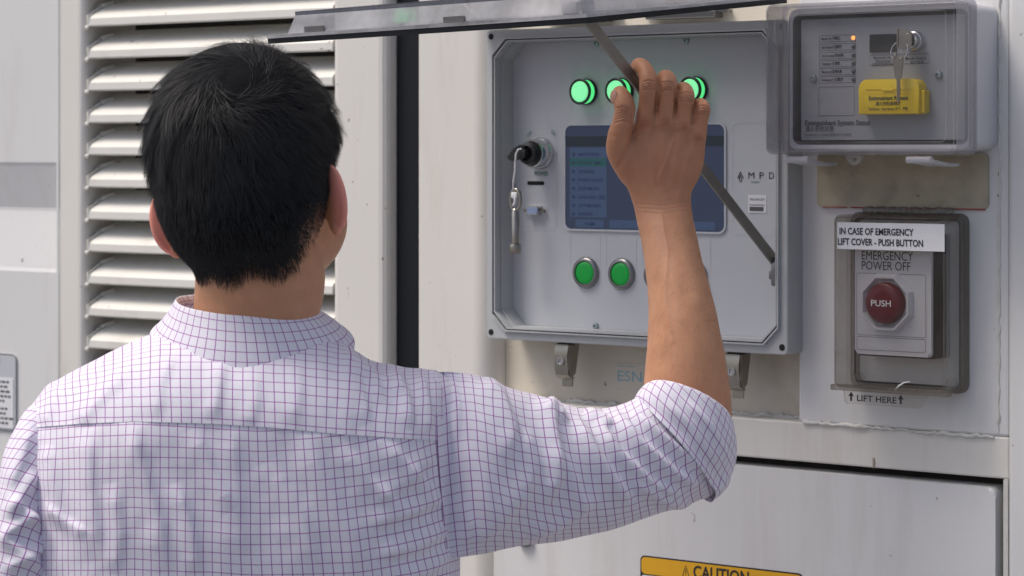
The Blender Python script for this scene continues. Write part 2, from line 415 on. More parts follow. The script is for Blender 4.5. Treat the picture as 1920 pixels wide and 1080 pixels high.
# rim: flange at the front with chamfered inner corners and two raised lips
rim = MB()
def oct8(x0, x1, z0, z1, c):
    return chamf(x0, x1, z0, z1, c)
rim.prism(oct8(X0+.001, X1-.001, Z0+.001, Z1-.001, .003), -.0305, -.022, hole=oct8(X0+.0135, X1-.0135, Z0+.0135, Z1-.0135, .020))
for k, (d, h) in enumerate(((.0095, .0345), (.0125, .0330))):
    rim.prism(oct8(X0+d, X1-d, Z0+d, Z1-d, .019), -h, -.030, hole=oct8(X0+d+.0016, X1-d-.0016, Z0+d+.0016, Z1-d-.0016, .0185))
obj('rim', rim, 'grey_housing', cb, 30)
rb = MB().prism(oct8(X0+.0112, X1-.0112, Z0+.0112, Z1-.0112, .0188), -.0312, -.0302, hole=oct8(X0+.0124, X1-.0124, Z0+.0124, Z1-.0124, .0186))
obj('rim_gasket', rb, 'rubber', cb)
for (x, z) in ((X0+.0065, Z0+.0075), (X1-.0070, Z0+.0080), (X0+.0065, Z1-.0075), (X1-.007, Z1-.0075)):
    obj('corner_hole', MB().lathe([(.0036, 0), (.0036, .0004)], (x, -.0305, z), n=20), 'dark', cb)
wl_ = MB().prism(oct8(X0+.0134, X1-.0134, Z0+.0134, Z1-.0134, .0201), -.0218, .010, hole=oct8(X0+.0152, X1-.0152, Z0+.0152, Z1-.0152, .0200))
obj('inner_wall', wl_, 'grey_housing', cb, 30)
fp = MB().prism(oct8(X0+.0154, X1-.0154, Z0+.0154, Z1-.0154, .0199), -.0005, .006)
PY = -.0005
face = obj('faceplate', fp, 'face', cb)
# printed outlines on the faceplate
ln = MB()
ring_line(ln, rrect(-.1800, -.1198, 1.5095, 1.6295, .008), PY-.0003, .0009)
obj('printed_outline', ln, 'engrave', face); ln = MB()
ring_line(ln, rrect(.1218, .1815, 1.5090, 1.6325, .008), PY-.0003, .0009)
obj('printed_outline', ln, 'engrave', face); ln = MB()
for cx in (-.0791, -.0286, .0218, .0722):
    obj('printed_outline', ln, 'engrave', face) if ln.v else None; ln = MB()
    ln.box(cx-.0205, cx-.0198, PY-.0003, PY-.0001, 1.640, 1.683); ln.box(cx+.0198, cx+.0205, PY-.0003, PY-.0001, 1.640, 1.683)
    for k in range(12):
        a, b = R(15*k), R(15*(k+1))
        ln.add([(cx+.0205*math.cos(a), PY-.0003, 1.683+.0205*math.sin(a)), (cx+.0205*math.cos(b), PY-.0003, 1.683+.0205*math.sin(b)), (cx+.0198*math.cos(b), PY-.0003, 1.683+.0198*math.sin(b)), (cx+.0198*math.cos(a), PY-.0003, 1.683+.0198*math.sin(a))], [(0, 1, 2, 3)])
    ln.box(cx-.0215, cx-.0208, PY-.0003, PY-.0001, 1.470, 1.503); ln.box(cx+.0208, cx+.0215, PY-.0003, PY-.0001, 1.470, 1.503)
obj('printed_outline', ln, 'engrave', face); ln = MB()
cirp = [(-.1450+.025*math.cos(2*math.pi*k/48), 1.597+.025*math.sin(2*math.pi*k/48)) for k in range(48)]
ring_line(ln, cirp, PY-.0003, .0008)
obj('printed_outline', ln, 'engrave', face)
# four lit indicator lamps, four flush push buttons
for cx in (-.0760, -.0255, .0250, .0755):
    b_ = MB().lathe([(.0145, 0), (.0150, .001), (.0150, .0040), (.0142, .0048), (.0140, .0052)], (cx, PY, 1.6690), n=48)
    p_ = obj('pilot_light', b_, 'black', cb, 35)
    obj('lens_collar', MB().lathe([(.0138, .0052), (.0138, .0125), (.0134, .0132)], (cx, PY, 1.6690), n=48), 'glow', p_, 35)
    obj('lens_ring', MB().lathe([(.0143, .0125), (.0148, .0130), (.0148, .0152), (.0138, .0158), (.0120, .0150)], (cx, PY, 1.6690), n=48), 'black', p_, 35)
    obj('lens', MB().lathe([(.0119, .0149), (.0117, .0154), (.0100, .0157), (.003, .0158)], (cx, PY, 1.6690), n=48), 'glow_face', p_, 60)
for cx in (-.0775, -.0271, .0225, .0715):
    b_ = MB().lathe([(.0180, 0), (.0182, .0012), (.0172, .0036), (.0150, .0048), (.0136, .0046), (.0134, .0015)], (cx, PY, 1.4615), n=56)
    p_ = obj('push_button', b_, 'gun', cb, 50)
    obj('button_cap', MB().lathe([(.0128, .0016), (.0128, .0034), (.0118, .0044), (.0085, .0046), (.002, .0046)], (cx, PY, 1.4615), n=48), 'green', p_, 50)
# screen
sx0, sx1, sz0, sz1 = -.1066, .1127, 1.5115, 1.6305
b_ = MB().prism(rrect(sx0-.0022, sx1+.0022, sz0-.0022, sz1+.0022, .010), PY-.0020, PY-.0002, hole=rrect(sx0, sx1, sz0, sz1, .008))
scr = obj('display', MB().prism(rrect(sx0, sx1, sz0, sz1, .008), PY-.0008, PY-.0001), 'lcd', cb)
obj('display_frame', b_, 'face', scr, 30)
obj('title_bar', MB().box(sx0+.0002, sx1-.0002, PY-.0012, PY-.0009, 1.6065, 1.6180), 'lcd_bar', scr)
obj('menu_panel', MB().box(-.1005, -.0480, PY-.0012, PY-.0009, 1.5250, 1.6050), 'lcd_menu', scr)
obj('menu_highlight', MB().box(-.1005, -.0480, PY-.0015, PY-.0013, 1.5835, 1.5928), 'lcd_green', scr)
for (x0, x1) in ((-.0920, -.0520), (-.0440, .0050), (.0600, .1000)):
    obj('menu_button', MB().box(x0, x1, PY-.0012, PY-.0009, 1.5135, 1.5225), 'lcd_menu', scr)
t = MB()
for i, s in enumerate(('BRIGHTNESS', 'DATE & TIME', 'CHARGING', 'POWER ON/OFF', 'SLEEP MODE', 'LANGUAGE / 語言', 'SYSTEM INFO', 'SUPPORT')):
    z = 1.5955-.0098*i
    r_ = text_mb(MB(), s, -.0885, PY-.0017, z, .0052, width=.0030*len(s), bold=.01)
    r_.lathe([(.0019, .0016), (.0019, .0017)], (-.0948, PY, z+.0018), n=10)
    obj('menu_row', r_, 'lcd_text', scr)
for s, x, z in (('HOME', -.0785, 1.5158), ('2', -.0250, 1.5158), ('A', -.0970, 1.6105)): obj('menu_text', text_mb(MB(), s, x, PY-.0017, z, .0052, bold=.01), 'lcd_text', scr)
# key switch
ks = obj('key_switch', MB().lathe([(.0185, 0), (.0185, .003), (.0172, .005), (.0165, .005), (.0165, .018), (.0155, .0195)], (-.1425, PY, 1.5985), n=48), 'chrome', cb, 35)
obj('switch_core', MB().lathe([(.0150, .0195), (.0140, .0215), (.0125, .0280), (.0090, .0295), (.0085, .0260)], (-.1425, PY, 1.5985), n=36), 'black', ks, 35)
obj('switch_lettering', text_mb(MB(), 'OFF', -.1620, PY-.0004, 1.6160, .0066, width=.0092, rot=R(38)), 'green_ink', face)
obj('switch_lettering', text_mb(MB(), 'ON', -.1290, PY-.0004, 1.6225, .0066, width=.0070, rot=R(-42)), 'green_ink', face)
obj('switch_lettering', text_mb(MB(), 'POWER', -.1425, PY-.0004, 1.5725, .0070, width=.0200, align='CENTER', bold=.012), 'green_ink', face)
obj('card_slot', MB().prism(rrect(-.1630, -.1385, 1.5615, 1.5660, .0016), PY-.0004, PY), 'dark', cb)
# serial port in its cut-out
vg = obj('port_cutout', MB().prism(chamf(-.1660, -.1330, 1.5225, 1.5405, .003), PY-.0004, PY), 'engrave', cb)
obj('port_shell', MB().prism([(-.1585, 1.5268), (-.1425, 1.5268), (-.1405, 1.5368), (-.1605, 1.5368)], PY-.0070, PY-.0004), 'chrome', vg)
obj('port_socket', MB().prism([(-.1572, 1.5278), (-.1438, 1.5278), (-.1420, 1.5358), (-.1590, 1.5358)], PY-.0078, PY-.0070), 'blue_port', vg)
for x in (-.1632, -.1372): obj('port_nut', MB().lathe([(.0021, 0), (.0021, .005), (.001, .005)], (x, PY-.0004, 1.5318), n=6), 'steel', vg)
# maker's mark and tracking sticker
t = MB(); text_mb(t, 'M', .1433, PY-.0004, 1.5708, .0105, width=.0078); text_mb(t, 'P', .1578, PY-.0004, 1.5708, .0105, width=.0055); text_mb(t, 'D', .1702, PY-.0004, 1.5708, .0105, width=.0062)
t.tube([(.1296, PY-.0003, 1.5715), (.1330, PY-.0003, 1.5782), (.1364, PY-.0003, 1.5715)], .0006, 6)
t.tube([(.1312, PY-.0003, 1.5700), (.1330, PY-.0003, 1.5745), (.1348, PY-.0003, 1.5700), (.1330, PY-.0003, 1.5672)], .0005, 6, True)
obj('maker_lettering', t, 'ink', face)
obj('maker_small_lettering', text_mb(MB(), 'ENERGY', .1475, PY-.0004, 1.5660, .0029, width=.0105), 'green_ink', face)
st = obj('tracking_sticker', MB().prism(rrect(.1432, .1668, 1.5335, 1.5530, .0005), PY-.0006, PY-.0001), 'sticker', cb)
t = text_mb(MB(), 'TRACKING BAT', .1450, PY-.0009, 1.5470, .0036, width=.020)
t.box(.1452, .1645, PY-.0009, PY-.0007, 1.5417, 1.5424)
obj('sticker_lettering', t, 'ink_soft', st)
obj('sticker_block', MB().box(.1452, .1632, PY-.0009, PY-.0007, 1.5355, 1.5400), 'ink_soft', st)
for (x, z) in ((-.1812, 1.7180), (-.0630, 1.7240), (.0612, 1.7240), (-.1812, 1.4045), (-.0640, 1.4010), (.1790, 1.4060), (-.1848, 1.5605), (.1840, 1.5635)):
    screw((x, PY, z), .0040, parent=cb)
# stay arm from the right wall to the lid
P0 = Vector((.1852, -.012, 1.4813)); P1 = Vector((.1852, -.360, 1.7345))
d = (P1-P0).normalized(); sidev = Vector((1, 0, 0)); up = d.cross(sidev).normalized()
b_ = MB(); hw, th = .0062, .0012
cs8 = [P0-d*.006, P1+d*.004]
v = []
for p in cs8:
    v += [p+up*hw+sidev*th, p-up*hw+sidev*th, p-up*hw-sidev*th, p+up*hw-sidev*th]
b_.add(v, [(0, 1, 2, 3), (7, 6, 5, 4)]+[(i, (i+1) % 4+0, (i+1) % 4+4, i+4) for i in range(4)])
stay = obj('stay_arm', b_, 'stay', cb)
b_ = MB().lathe([(.0055, -.004), (.0055, .003), (.003, .0045)], P0, axis=(-1, 0, 0), n=20)
b_.box(.1840, .1935, -.020, -.004, 1.455, 1.486, .002)
b_.box(.1800, .1850, -.018, -.006, 1.462, 1.472, .0015)
obj('stay_pivot', b_, 'gun', stay, 40)
# the clear lid, propped open: built flat with its hinge on the x axis, then swung
LW0, LW1, LD = -.2060, .2160, .362
ang = math.atan2(1.760-1.7255, .35)
ML = Matrix.Translation((0, -.036, 1.7605)) @ Matrix.Rotation(ang, 4, 'X') @ Matrix.Rotation(R(-1.25), 4, 'Y')
def lidbox(*a, **k): return MB().box(*a, **k).xf(ML)
flange = MB()
def frame_h(mb, x0, x1, y0, y1, x0i, x1i, y0i, y1i, z0, z1):
    o = [(x0, y0), (x1, y0), (x1, y1), (x0, y1)]; q = [(x0i, y0i), (x1i, y0i), (x1i, y1i), (x0i, y1i)]
    v = [(x, y, z0) for x, y in o]+[(x, y, z0) for x, y in q]+[(x, y, z1) for x, y in o]+[(x, y, z1) for x, y in q]; f = []
    for i in range(4):
        j = (i+1) % 4
        f += [(i, j, 4+j, 4+i), (8+i, 12+i, 12+j, 8+j), (i, 8+i, 8+j, j), (4+i, 4+j, 12+j, 12+i)]
    return mb.add(v, f)
frame_h(flange, LW0, LW1, -LD, 0, LW0+.018, LW1-.018, -LD+.016, -.016, -.0005, .0030)
lid = obj('lid', flange.xf(ML), 'lid', cb)
dome = MB(); q0 = (LW0+.0165, LW1-.0165, -LD+.0150, -.015); q1 = (LW0+.0235, LW1-.0235, -LD+.0215, -.022)
def rect4(q, z): return [(q[0], q[2], z), (q[1], q[2], z), (q[1], q[3], z), (q[0], q[3], z)]
qq = []
for q, z in ((q0, .0031), (q1, .0215), ((q1[0]+.003, q1[1]-.003, q1[2]+.003, q1[3]-.003), .0245)): qq += rect4(q, z)
dome.add(qq, [(i, (i+1) % 4, (i+1) % 4+4, i+4) for i in range(4)]+[(4+i, 4+(i+1) % 4, 8+(i+1) % 4, 8+i) for i in range(4)]+[(8, 9, 10, 11)])
obj('lid_dome', dome.xf(ML), 'lid', lid)
le = MB(); frame_h(le, q1[0], q1[1], q1[2], q1[3], q1[0]+.004, q1[1]-.004, q1[2]+.004, q1[3]-.004, .0216, .0258)
obj('lid_edge', le.xf(ML), 'lid_edge', lid)
gs = MB(); frame_h(gs, LW0+.0005, LW1-.0005, -LD+.0005, -.0005, LW0+.007, LW1-.007, -LD+.007, -.007, -.0062, -.0006)
obj('lid_gasket', gs.xf(ML), 'rubber', lid)
for x in (-.150, .04): obj('latch_keeper', lidbox(x-.013, x+.013, -LD+.0125, -LD+.0160, .0032, .0092), 'gun', lid)
obj('stay_bracket', lidbox(.176, .196, -.350, -.318, .0032, .016, bev=.003), 'lid', lid, 40)
obj('bracket_pin', MB().lathe([(.003, -.004), (.003, .008)], P1, axis=(-1, 0, 0), n=12), 'chrome', lid)
for (x0, x1) in ((-.146, -.060), (-.004, .090)):
    h_ = MB().box(x0, x1, .012, .0296, 1.7500, 1.7580, .001)
    h_.box(x0-.010, x1+.012, .020, .0297, 1.7555, 1.7590)
    obj('hinge_and_shadow', h_, 'gun', cb)  # dark boxes stand for the hinges and the shadow slots above the box
# two draw latches under the box
for x in (-.1010, .1330):
    b_ = MB(); W2 = .0092
    pr = [(.006, 1.3818), (-.004, 1.3818), (-.016, 1.3790), (-.019, 1.366), (-.016, 1.344), (-.008, 1.3385), (-.004, 1.3400), (-.012, 1.346), (-.0155, 1.366), (-.012, 1.375), (-.003, 1.3785), (.006, 1.3785)]
    b_.extrude_x(pr, x-W2, x+W2)
    la = obj('draw_latch', b_, 'steel', cb, 30)
    c_ = MB().extrude_x([(-.015, 1.378), (-.002, 1.3815), (.004, 1.3815), (-.004, 1.345), (-.012, 1.341), (-.0165, 1.352)], x-W2-.0015, x-W2+.0002); c_.extrude_x([(-.015, 1.378), (-.002, 1.3815), (.004, 1.3815), (-.004, 1.345), (-.012, 1.341), (-.0165, 1.352)], x+W2-.0002, x+W2+.0015)
    c_.box(x-W2*.8, x+W2*.8, -.006, -.004, 1.330, 1.378, .0005)
    obj('latch_side', c_, 'steel', la)
    obj('latch_eye', MB().lathe([(.0048, 0), (.0048, .0015), (.0030, .0015), (.0028, .0002)], (x, -.0182, 1.3600), n=24), 'chrome', la, 40)
    obj('latch_loop', MB().tube([(x-.012, -.004, 1.3780), (x-.012, -.010, 1.3850), (x+.012, -.010, 1.3850), (x+.012, -.004, 1.3780)], .0016, 8), 'gun', la, 50)

# keys in the switch: black key, cable tie, tubular key hanging from it
hk = thing('hanging_keys', 'black key in the power switch with a tubular metal key on a white cable tie', 'keys', (-.158, -.035, 1.59))
b_ = MB()
kp = [(x+.0080, z) for x, z in ((-.1500, 1.6040), (-.1460, 1.5985), (-.1500, 1.5930), (-.1670, 1.5895), (-.1735, 1.5915), (-.1745, 1.5945), (-.1640, 1.6050), (-.1560, 1.6085))]
b_.prism(kp, -.0345, -.0300); b_.box(-.1455, -.1385, -.0370, -.0250, 1.5950, 1.6030, .001)
obj('black_key', b_, 'black', hk, 30)
KX = .0190
tp = [(-.1440, -.0365, 1.6035), (-.1470, -.0385, 1.6030), (-.1500, -.0390, 1.5980), (-.1515, -.0380, 1.5900), (-.1530, -.037, 1.578), (-.1560, -.036, 1.567), (-.1580, -.034, 1.558), (-.1570, -.031, 1.552), (-.1555, -.0315, 1.5485)]
obj('cable_tie', MB().tube(tp, .0011, 8), 'tie', hk, 60)
b_ = MB().box(-.1600, -.1515, -.036, -.031, 1.5465, 1.5535, .001); b_.tube([(-.1555, -.034, 1.550), (-.1535, -.036, 1.542), (-.157, -.0345, 1.538)], .0016, 8)
obj('tie_head', b_, 'tie', hk, 50)
tk = MB()
lp = []
for k in range(32):
    a = 2*math.pi*k/32; lp.append((-.1555+.0072*math.cos(a), -.0330, 1.5445+.0125*math.sin(a)))
tk.tube(lp, .0021, 10, True)
tk.lathe([(.003, 0), (.0046, .002), (.0046, .040), (.0040, .0405), (.0066, .0410), (.0070, .0420), (.0070, .0505), (.0062, .0520), (.0040, .0520), (.0038, .048)], (-.1555, -.033, 1.5345), axis=(0, 0, -1), n=28)
obj('tubular_key', tk, 'steel', hk, 40)

# ================================================================== EXTINGUISHANT STATUS UNIT
ex = thing('extinguishant_panel', 'grey status panel with yellow release flap behind a clear hinged cover', 'status panel', (.337, 0, 1.597))
ax0, ax1, az0, az1 = .2235, .4500, 1.5975, 1.7545
b_ = MB().prism(rrect(ax0+.004, ax1-.0035, az0+.004, az1-.003, .012), -.052, -.0002, hole=rrect(ax0+.0085, ax1-.0095, az0+.010, az1-.009, .009))
obj('back_box', b_, 'abs', ex, 30)
obj('box_interior', MB().prism(rrect(ax0+.0083, ax1-.0093, az0+.0098, az1-.0088, .009), -.018, -.0010), 'inner', ex)
obj('box_lining', MB().prism(rrect(ax0+.0087, ax1-.0097, az0+.0102, az1-.0092, .0088), -.0515, -.0180, hole=rrect(ax0+.0098, ax1-.0109, az0+.0114, az1-.0104, .008)), 'inner', ex, 30)
QY = -.046
plate = obj('status_plate', MB().prism(rrect(.2392, .4335, 1.6125, 1.7400, .002), QY, -.019), 'plate', ex)
def E(px, py):
    """a point of the photo carried to the status plate's plane"""
    s, c = math.sin(YAW), math.cos(YAW); a = (px-960)/F; q = -(py-HOR)/F
    t = (QY-.0004-CAM.y)/(c+a*s); return CAM.x+t*(-s+a*c), CAM.z+t*q
inkm = MB(); soft = MB()
rows = [73, 89, 105, 120, 135, 150]
names = ['Manual Only 手動模式', 'Gas Released 氣體釋放', 'Hold Activated 暫停啟動', 'Disabled 已隔離', 'Monitored 監視狀態', 'Released 已釋放']
for i, (py, s) in enumerate(zip(rows, names)):
    xa, zz = E(1536, py); xb, _ = E(1604, py)
    ring_line(soft, rrect(xa, xb, zz-.0036, zz+.0036, .001, 2), QY-.0004, .00045)
    text_mb(inkm, s, xa+.003, QY-.0004, zz-.0014, .0042, width=.0225+.002*(i % 3), bold=.012)
    lx, lz = E(1600, py)
    obj('status_led', MB().lathe([(.0022, 0), (.0022, .0008), (.0012, .0018)], (lx, QY, zz), n=16), 'led' if i == 0 else 'led_off', ex, 50)
xa, za = E(1535, 163); xb, zb = E(1602, 217)
ring_line(soft, [(xa, za), (xa, zb), (xb, zb), (xb, za)], QY-.0004, .0006)
xa, za = E(1631, 103); xb, zb = E(1682, 122); ring_line(soft, [(xa, za), (xa, zb), (xb, zb), (xb, za)], QY-.0004, .0006)
xc, zc = E(1742, 119); ring_line(soft, [(xb+.001, za), (xb+.001, zc), (xc, zc), (xc, za)], QY-.0004, .0006)
text_mb(inkm, 'Seconds until', (xa+xb)/2, QY-.0006, za-.0042, .0042, width=.024, align='CENTER', bold=.01)
text_mb(inkm, 'Discharge', (xa+xb)/2, QY-.0006, za-.0080, .0042, width=.018, align='CENTER', bold=.01)
text_mb(inkm, '噴放前剩餘秒數', (xa+xb)/2, QY-.0006, za-.0116, .0038, width=.026, align='CENTER')
text_mb(inkm, 'Mode Select', xc-.0035, QY-.0006, za-.0060, .0042, width=.024, align='RIGHT', bold=.01)
text_mb(inkm, '模式選擇', xc-.006, QY-.0006, za-.0104, .0040, width=.016, align='RIGHT')
x, z = E(1510, 235); x2, _ = E(1632, 235); text_mb(inkm, 'Extinguishant System Status', x, QY-.0006, z, .0076, width=x2-x, bold=.014)
x, z = E(1510, 246); text_mb(inkm, '滅火系統狀態', x, QY-.0006, z, .0066, width=.035)
x, z = E(1510, 255); text_mb(soft, 'Model EV-1110ME 型號 EV-1110ME', x, QY-.0006, z, .0036, width=.056)
obj('lettering', inkm, 'ink', plate); obj('fine_print', soft, 'ink_soft', plate)
xa, za = E(1631, 65); xb, zb = E(1681, 97)
obj('seconds_display', MB().prism(rrect(xa, xb, zb, za, .001), QY-.0012, QY-.0001), 'black', ex)
for px, py in ((1525, 147), (1760, 140)):
    x, z = E(px, py); screw((x, QY, z), .0042, parent=ex)
lx, lz = E(1716, 77)
lk = obj('key_lock', MB().lathe([(.0112, 0), (.0112, .003), (.0100, .006), (.0090, .0065), (.0085, .0125), (.0065, .0130), (.0060, .0110)], (lx, QY, lz), n=36), 'chrome', ex, 35)
obj('lock_barrel', MB().lathe([(.0058, .0105), (.0058, .0128), (.001, .0128)], (lx, QY, lz), n=24), 'black', lk)
# yellow release flap
xa, zt = E(1624, 150); xb, zb_ = E(1737, 214)
poly = [(xb, zb_), (xb, zt-.010)]+[(xb-.010+.010*math.cos(R(a)), zt-.010+.010*math.sin(R(a))) for a in range(15, 91, 15)]+[(xa+.010+.010*math.cos(R(a)), zt-.010+.010*math.sin(R(a))) for a in range(90, 166, 15)]+[(xa, zt-.010), (xa, zb_)]
YF = QY-.016
fl = obj('release_flap', MB().prism(poly, YF, QY-.0001, bev=.0012), 'yellow', ex, 35)
obj('flap_tongue', MB().box(xb, xb+.0040, QY-.012, QY-.0002, zb_+.001, zt-.012, .001), 'yellow', fl)
sh = (xa-E(1612, 152)[0])
b_ = MB().box(xa+.008, xb-.008, YF-.0006, YF+.0002, zt-.0105, zt-.0098); b_.box((xa+xb)/2-.007, (xa+xb)/2+.007, YF-.0012, YF+.0002, zt-.0125, zt-.0098, .0004)
obj('flap_ridge', b_, 'yellow', fl)
lb = rrect(xa+.006, xb-.007, zb_+.003, zt-.0145, .0015); b_ = MB(); ring_line(b_, lb, YF-.0004, .0003)
obj('flap_label_edge', b_, 'caution', fl)
t = text_mb(MB(), 'Extinguishant Release', (xa+xb)/2, YF-.0004, zt-.0215, .0062, width=.0460, align='CENTER', bold=.020)
text_mb(t, '滅火控制器釋放', (xa+xb)/2, YF-.0004, zt-.0268, .0046, width=.0300, align='CENTER', bold=.01)
text_mb(t, 'Pull Down - Push Button 拉下 - 按鈕', (xa+xb)/2, YF-.0004, zt-.0320, .0040, width=.0455, align='CENTER', bold=.01)
obj('flap_lettering', t, 'ink', fl)
# clear cover: stepped shell
cv = MB()
fo = rrect(ax0, ax1, az0, az1, .008); fi = rrect(ax0+.011, ax1-.011, az0+.011, az1-.011, .006)
cv.prism(rrect(ax0+.003, ax1-.003, az0+.003, az1-.003, .007), -.0930, -.0905)
cov = obj('clear_cover', cv, 'clear', ex, 30)
b_ = MB().prism(fo, -.0905, -.0525, hole=rrect(ax0+.0025, ax1-.0025, az0+.0025, az1-.0025, .0065))
obj('cover_wall', b_, 'clear_edge', cov, 30)
b_ = MB()
for dlt, yy in ((.0030, -.0934), (.0120, -.0932)):
    ring_line(b_, rrect(ax0+dlt, ax1-dlt, az0+dlt, az1-dlt, .006), yy, .0012)
b_.prism(rrect(ax0-.001, ax1+.001, az0-.001, az1+.001, .008), -.0575, -.0530, hole=rrect(ax0+.006, ax1-.006, az0+.006, az1-.006, .006))
obj('cover_rim', b_, 'clear_edge', cov, 30)
for x in (.2545, .3990):
    b_ = MB().tube([(x-.0140, -.078, az0-.0055), (x+.0140, -.078, az0-.0055)], .0036, 14)
    pr = [(-.078, az0-.0088), (-.072, az0-.0088), (-.035, az0-.0125), (-.020, az0-.0120), (-.020, az0-.009), (-.035, az0-.0095), (-.070, az0-.0055)]
    b_.extrude_x(pr, x-.0135, x+.0135)
    obj('cover_clip', b_, 'abs', ex, 40)
ln_ = [(.330+.0095*math.cos(R(a)), az0-.0010+(-.0100)*math.sin(R(a))) for a in range(0, 181, 12)]
hl = [(.330+.0035*math.cos(R(a)), az0-.0040+(-.0030)*math.sin(R(a))) for a in range(0, 181, 12)]
obj('seal_tab', MB().prism(ln_, -.0905, -.0855, hole=hl), 'clear_edge', cov, 30)
# old pad left on the wall below
tag(obj('mounting_pad', MB().prism(rrect(.2325, .4365, 1.5415, 1.5985, .006), -.0035, .0002), 'old', bat), 'stained yellowish pad with red line along its lower edge')
rl = MB(); rnd = random.Random(3); x = .24
while x < .43:
    wd = rnd.uniform(.004, .02); rl.box(x, min(x+wd, .432), -.0040, .0004, 1.5406+rnd.uniform(-.0003, .0003), 1.5417); x += wd+rnd.choice((0, .002, .006))
obj('red_residue', rl, 'redline', bat)
# keys
kr = thing('key_ring', 'two small silver keys on a ring hanging from the status panel lock', 'keys', (.366, -.06, 1.69))
kx, kz = lx-.006, lz+.003
b_ = MB().prism([(kx-.0035, kz-.010), (kx+.002, kz-.013), (kx+.012, kz-.009), (kx+.012, kz+.005), (kx+.004, kz+.009), (kx-.0035, kz+.008)], -.0650, -.0635)
b_.box(kx+.0085, lx+.001, -.0648, -.0560, kz-.0035, kz+.0035, .001); b_.box(kx-.0045, kx-.0030, -.0660, -.0625, kz-.010, kz+.009)
obj('key', b_, 'steel', kr, 30)
rc = Vector((kx-.001, -.0655, kz-.0135)); rr_ = []
for k in range(40):
    a = 2*math.pi*k/40; rr_.append(rc+Vector((.0098*math.cos(a), .003*math.sin(a*1)+(-.001), .0098*math.sin(a))))
obj('ring', MB().tube(rr_, .0006, 8, True), 'chrome', kr, 60)
hx, hz = kx+.0004, kz-.0222
b_ = MB().prism([(hx-.0060, hz+.0030), (hx-.0062, hz-.002), (hx-.0038, hz-.0190), (hx+.0032, hz-.0190), (hx+.0052, hz-.002), (hx+.0052, hz+.0025)], -.0715, -.0695)
b_.prism([(hx-.0020, hz-.0190), (hx-.0018, hz-.041), (hx-.0004, hz-.0445), (hx+.0010, hz-.0425), (hx+.0012, hz-.037), (hx+.0020, hz-.035), (hx+.0016, hz-.0190)], -.0712, -.0700)
b_.box(hx-.0058, hx-.0022, -.0722, -.0690, hz+.0005, hz+.0065, .0008); b_.lathe([(.0016, 0), (.0010, .0012)], (hx+.0025, -.0715, hz-.0005), n=12)
obj('spare_key', b_, 'steel', kr, 30)

# ================================================================== EMERGENCY POWER OFF STATION
em = thing('emergency_stop', 'red emergency push button under a smoky lift up cover', 'stop button', (.344, 0, 1.352))
mx0, mx1, mz0, mz1 = .2790, .4130, 1.3525, 1.5345
obj('base_frame', MB().prism(rrect(mx0-.001, mx1+.001, mz0-.002, mz1+.002, .010), -.010, -.0002, hole=rrect(mx0+.005, mx1-.005, mz0+.005, mz1-.005, .006)), 'smoke_rim', em, 30)
obj('frame_gasket', MB().prism(rrect(mx0+.0040, mx1-.0040, mz0+.0040, mz1-.0040, .006), -.0108, -.0101, hole=rrect(mx0+.0058, mx1-.0058, mz0+.0058, mz1-.0058, .005)), 'rubber', em)
b_ = MB().prism(rrect(.2975, .3880, 1.3885, 1.5170, .004), -.034, -.0002, bev=.003)
bs = obj('station_body', b_, 'epo', em, 35)
obj('station_back', MB().prism(rrect(.2990, .3915, 1.3865, 1.5150, .003), -.0295, -.0003), 'black', em)
SY = -.034
t = text_mb(MB(), 'EMERGENCY', .3060, SY-.0004, 1.4875, .0132, width=.0610); text_mb(t, 'POWER OFF', .3060, SY-.0004, 1.4770, .0132, width=.0580)
obj('station_lettering', t, 'ink', bs)
b_ = MB(); ring_line(b_, rrect(.2995, .3820, 1.4085, 1.4735, .003), SY-.0003, .0004); ring_line(b_, rrect(.2995, .3820, 1.3930, 1.4070, .003), SY-.0003, .0004)
obj('station_groove', b_, 'ink_soft', bs)
def octo(r, cx=.3370, cz=1.4430, sx=1.0): return [(cx+r*sx*math.cos(R(22.5+45*k)), cz+r*math.sin(R(22.5+45*k))) for k in range(8)]
b_ = MB(); oo, oi = octo(.0315), octo(.0255)
v = [(x, SY-.0070, z) for x, z in octo(.0300)]+[(x, SY-.0002, z) for x, z in octo(.0330)]+[(x, SY-.0070, z) for x, z in octo(.0280)]+[(x, SY-.0006, z) for x, z in octo(.0245)]
f = []
for i in range(8):
    j = (i+1) % 8
    f += [(i, j, 8+j, 8+i), (i, 16+i, 16+j, j), (16+i, 24+i, 24+j, 16+j)]
f.append(tuple(range(24, 32)))
b_.add(v, f); obj('octagonal_guard', b_, 'epo', bs)
bt = obj('red_button', MB().lathe([(.0215, 0), (.0220, .003), (.0212, .0085), (.0190, .0105), (.010, .0112), (.002, .0113)], (.3370, SY-.0006, 1.4430), n=48), 'red', em, 50)
obj('button_lettering', text_mb(MB(), 'PUSH', .3360, SY-.0125, 1.4400, .0092, width=.0235, align='CENTER', bold=.008), 'white_ink', bt)
cv = MB()
CY = -.046
cv.prism(rrect(mx0+.002, mx1-.002, mz0+.002, mz1-.002, .007), CY-.0012, CY+.0008)
cov = obj('lift_cover', cv, 'smoke', em, 30)
obj('cover_side', MB().prism(rrect(mx0, mx1, mz0, mz1, .008), CY+.001, -.0102, hole=rrect(mx0+.0022, mx1-.0022, mz0+.0022, mz1-.0022, .007)), 'smoke_edge', cov, 30)
b_ = MB(); ring_line(b_, rrect(mx0+.0020, mx1-.0020, mz0+.002, mz1-.002, .006), CY-.0015, .0016)
b_.prism(rrect(mx0-.002, mx1+.002, mz0-.002, mz0+.004, .001), CY-.003, CY+.006)
obj('cover_rib', b_, 'smoke_rim', cov)
lbs = obj('cover_label', MB().box(mx0+.0055, mx1-.002, CY-.0020, CY-.0014, 1.4985, 1.5265), 'sticker', cov)
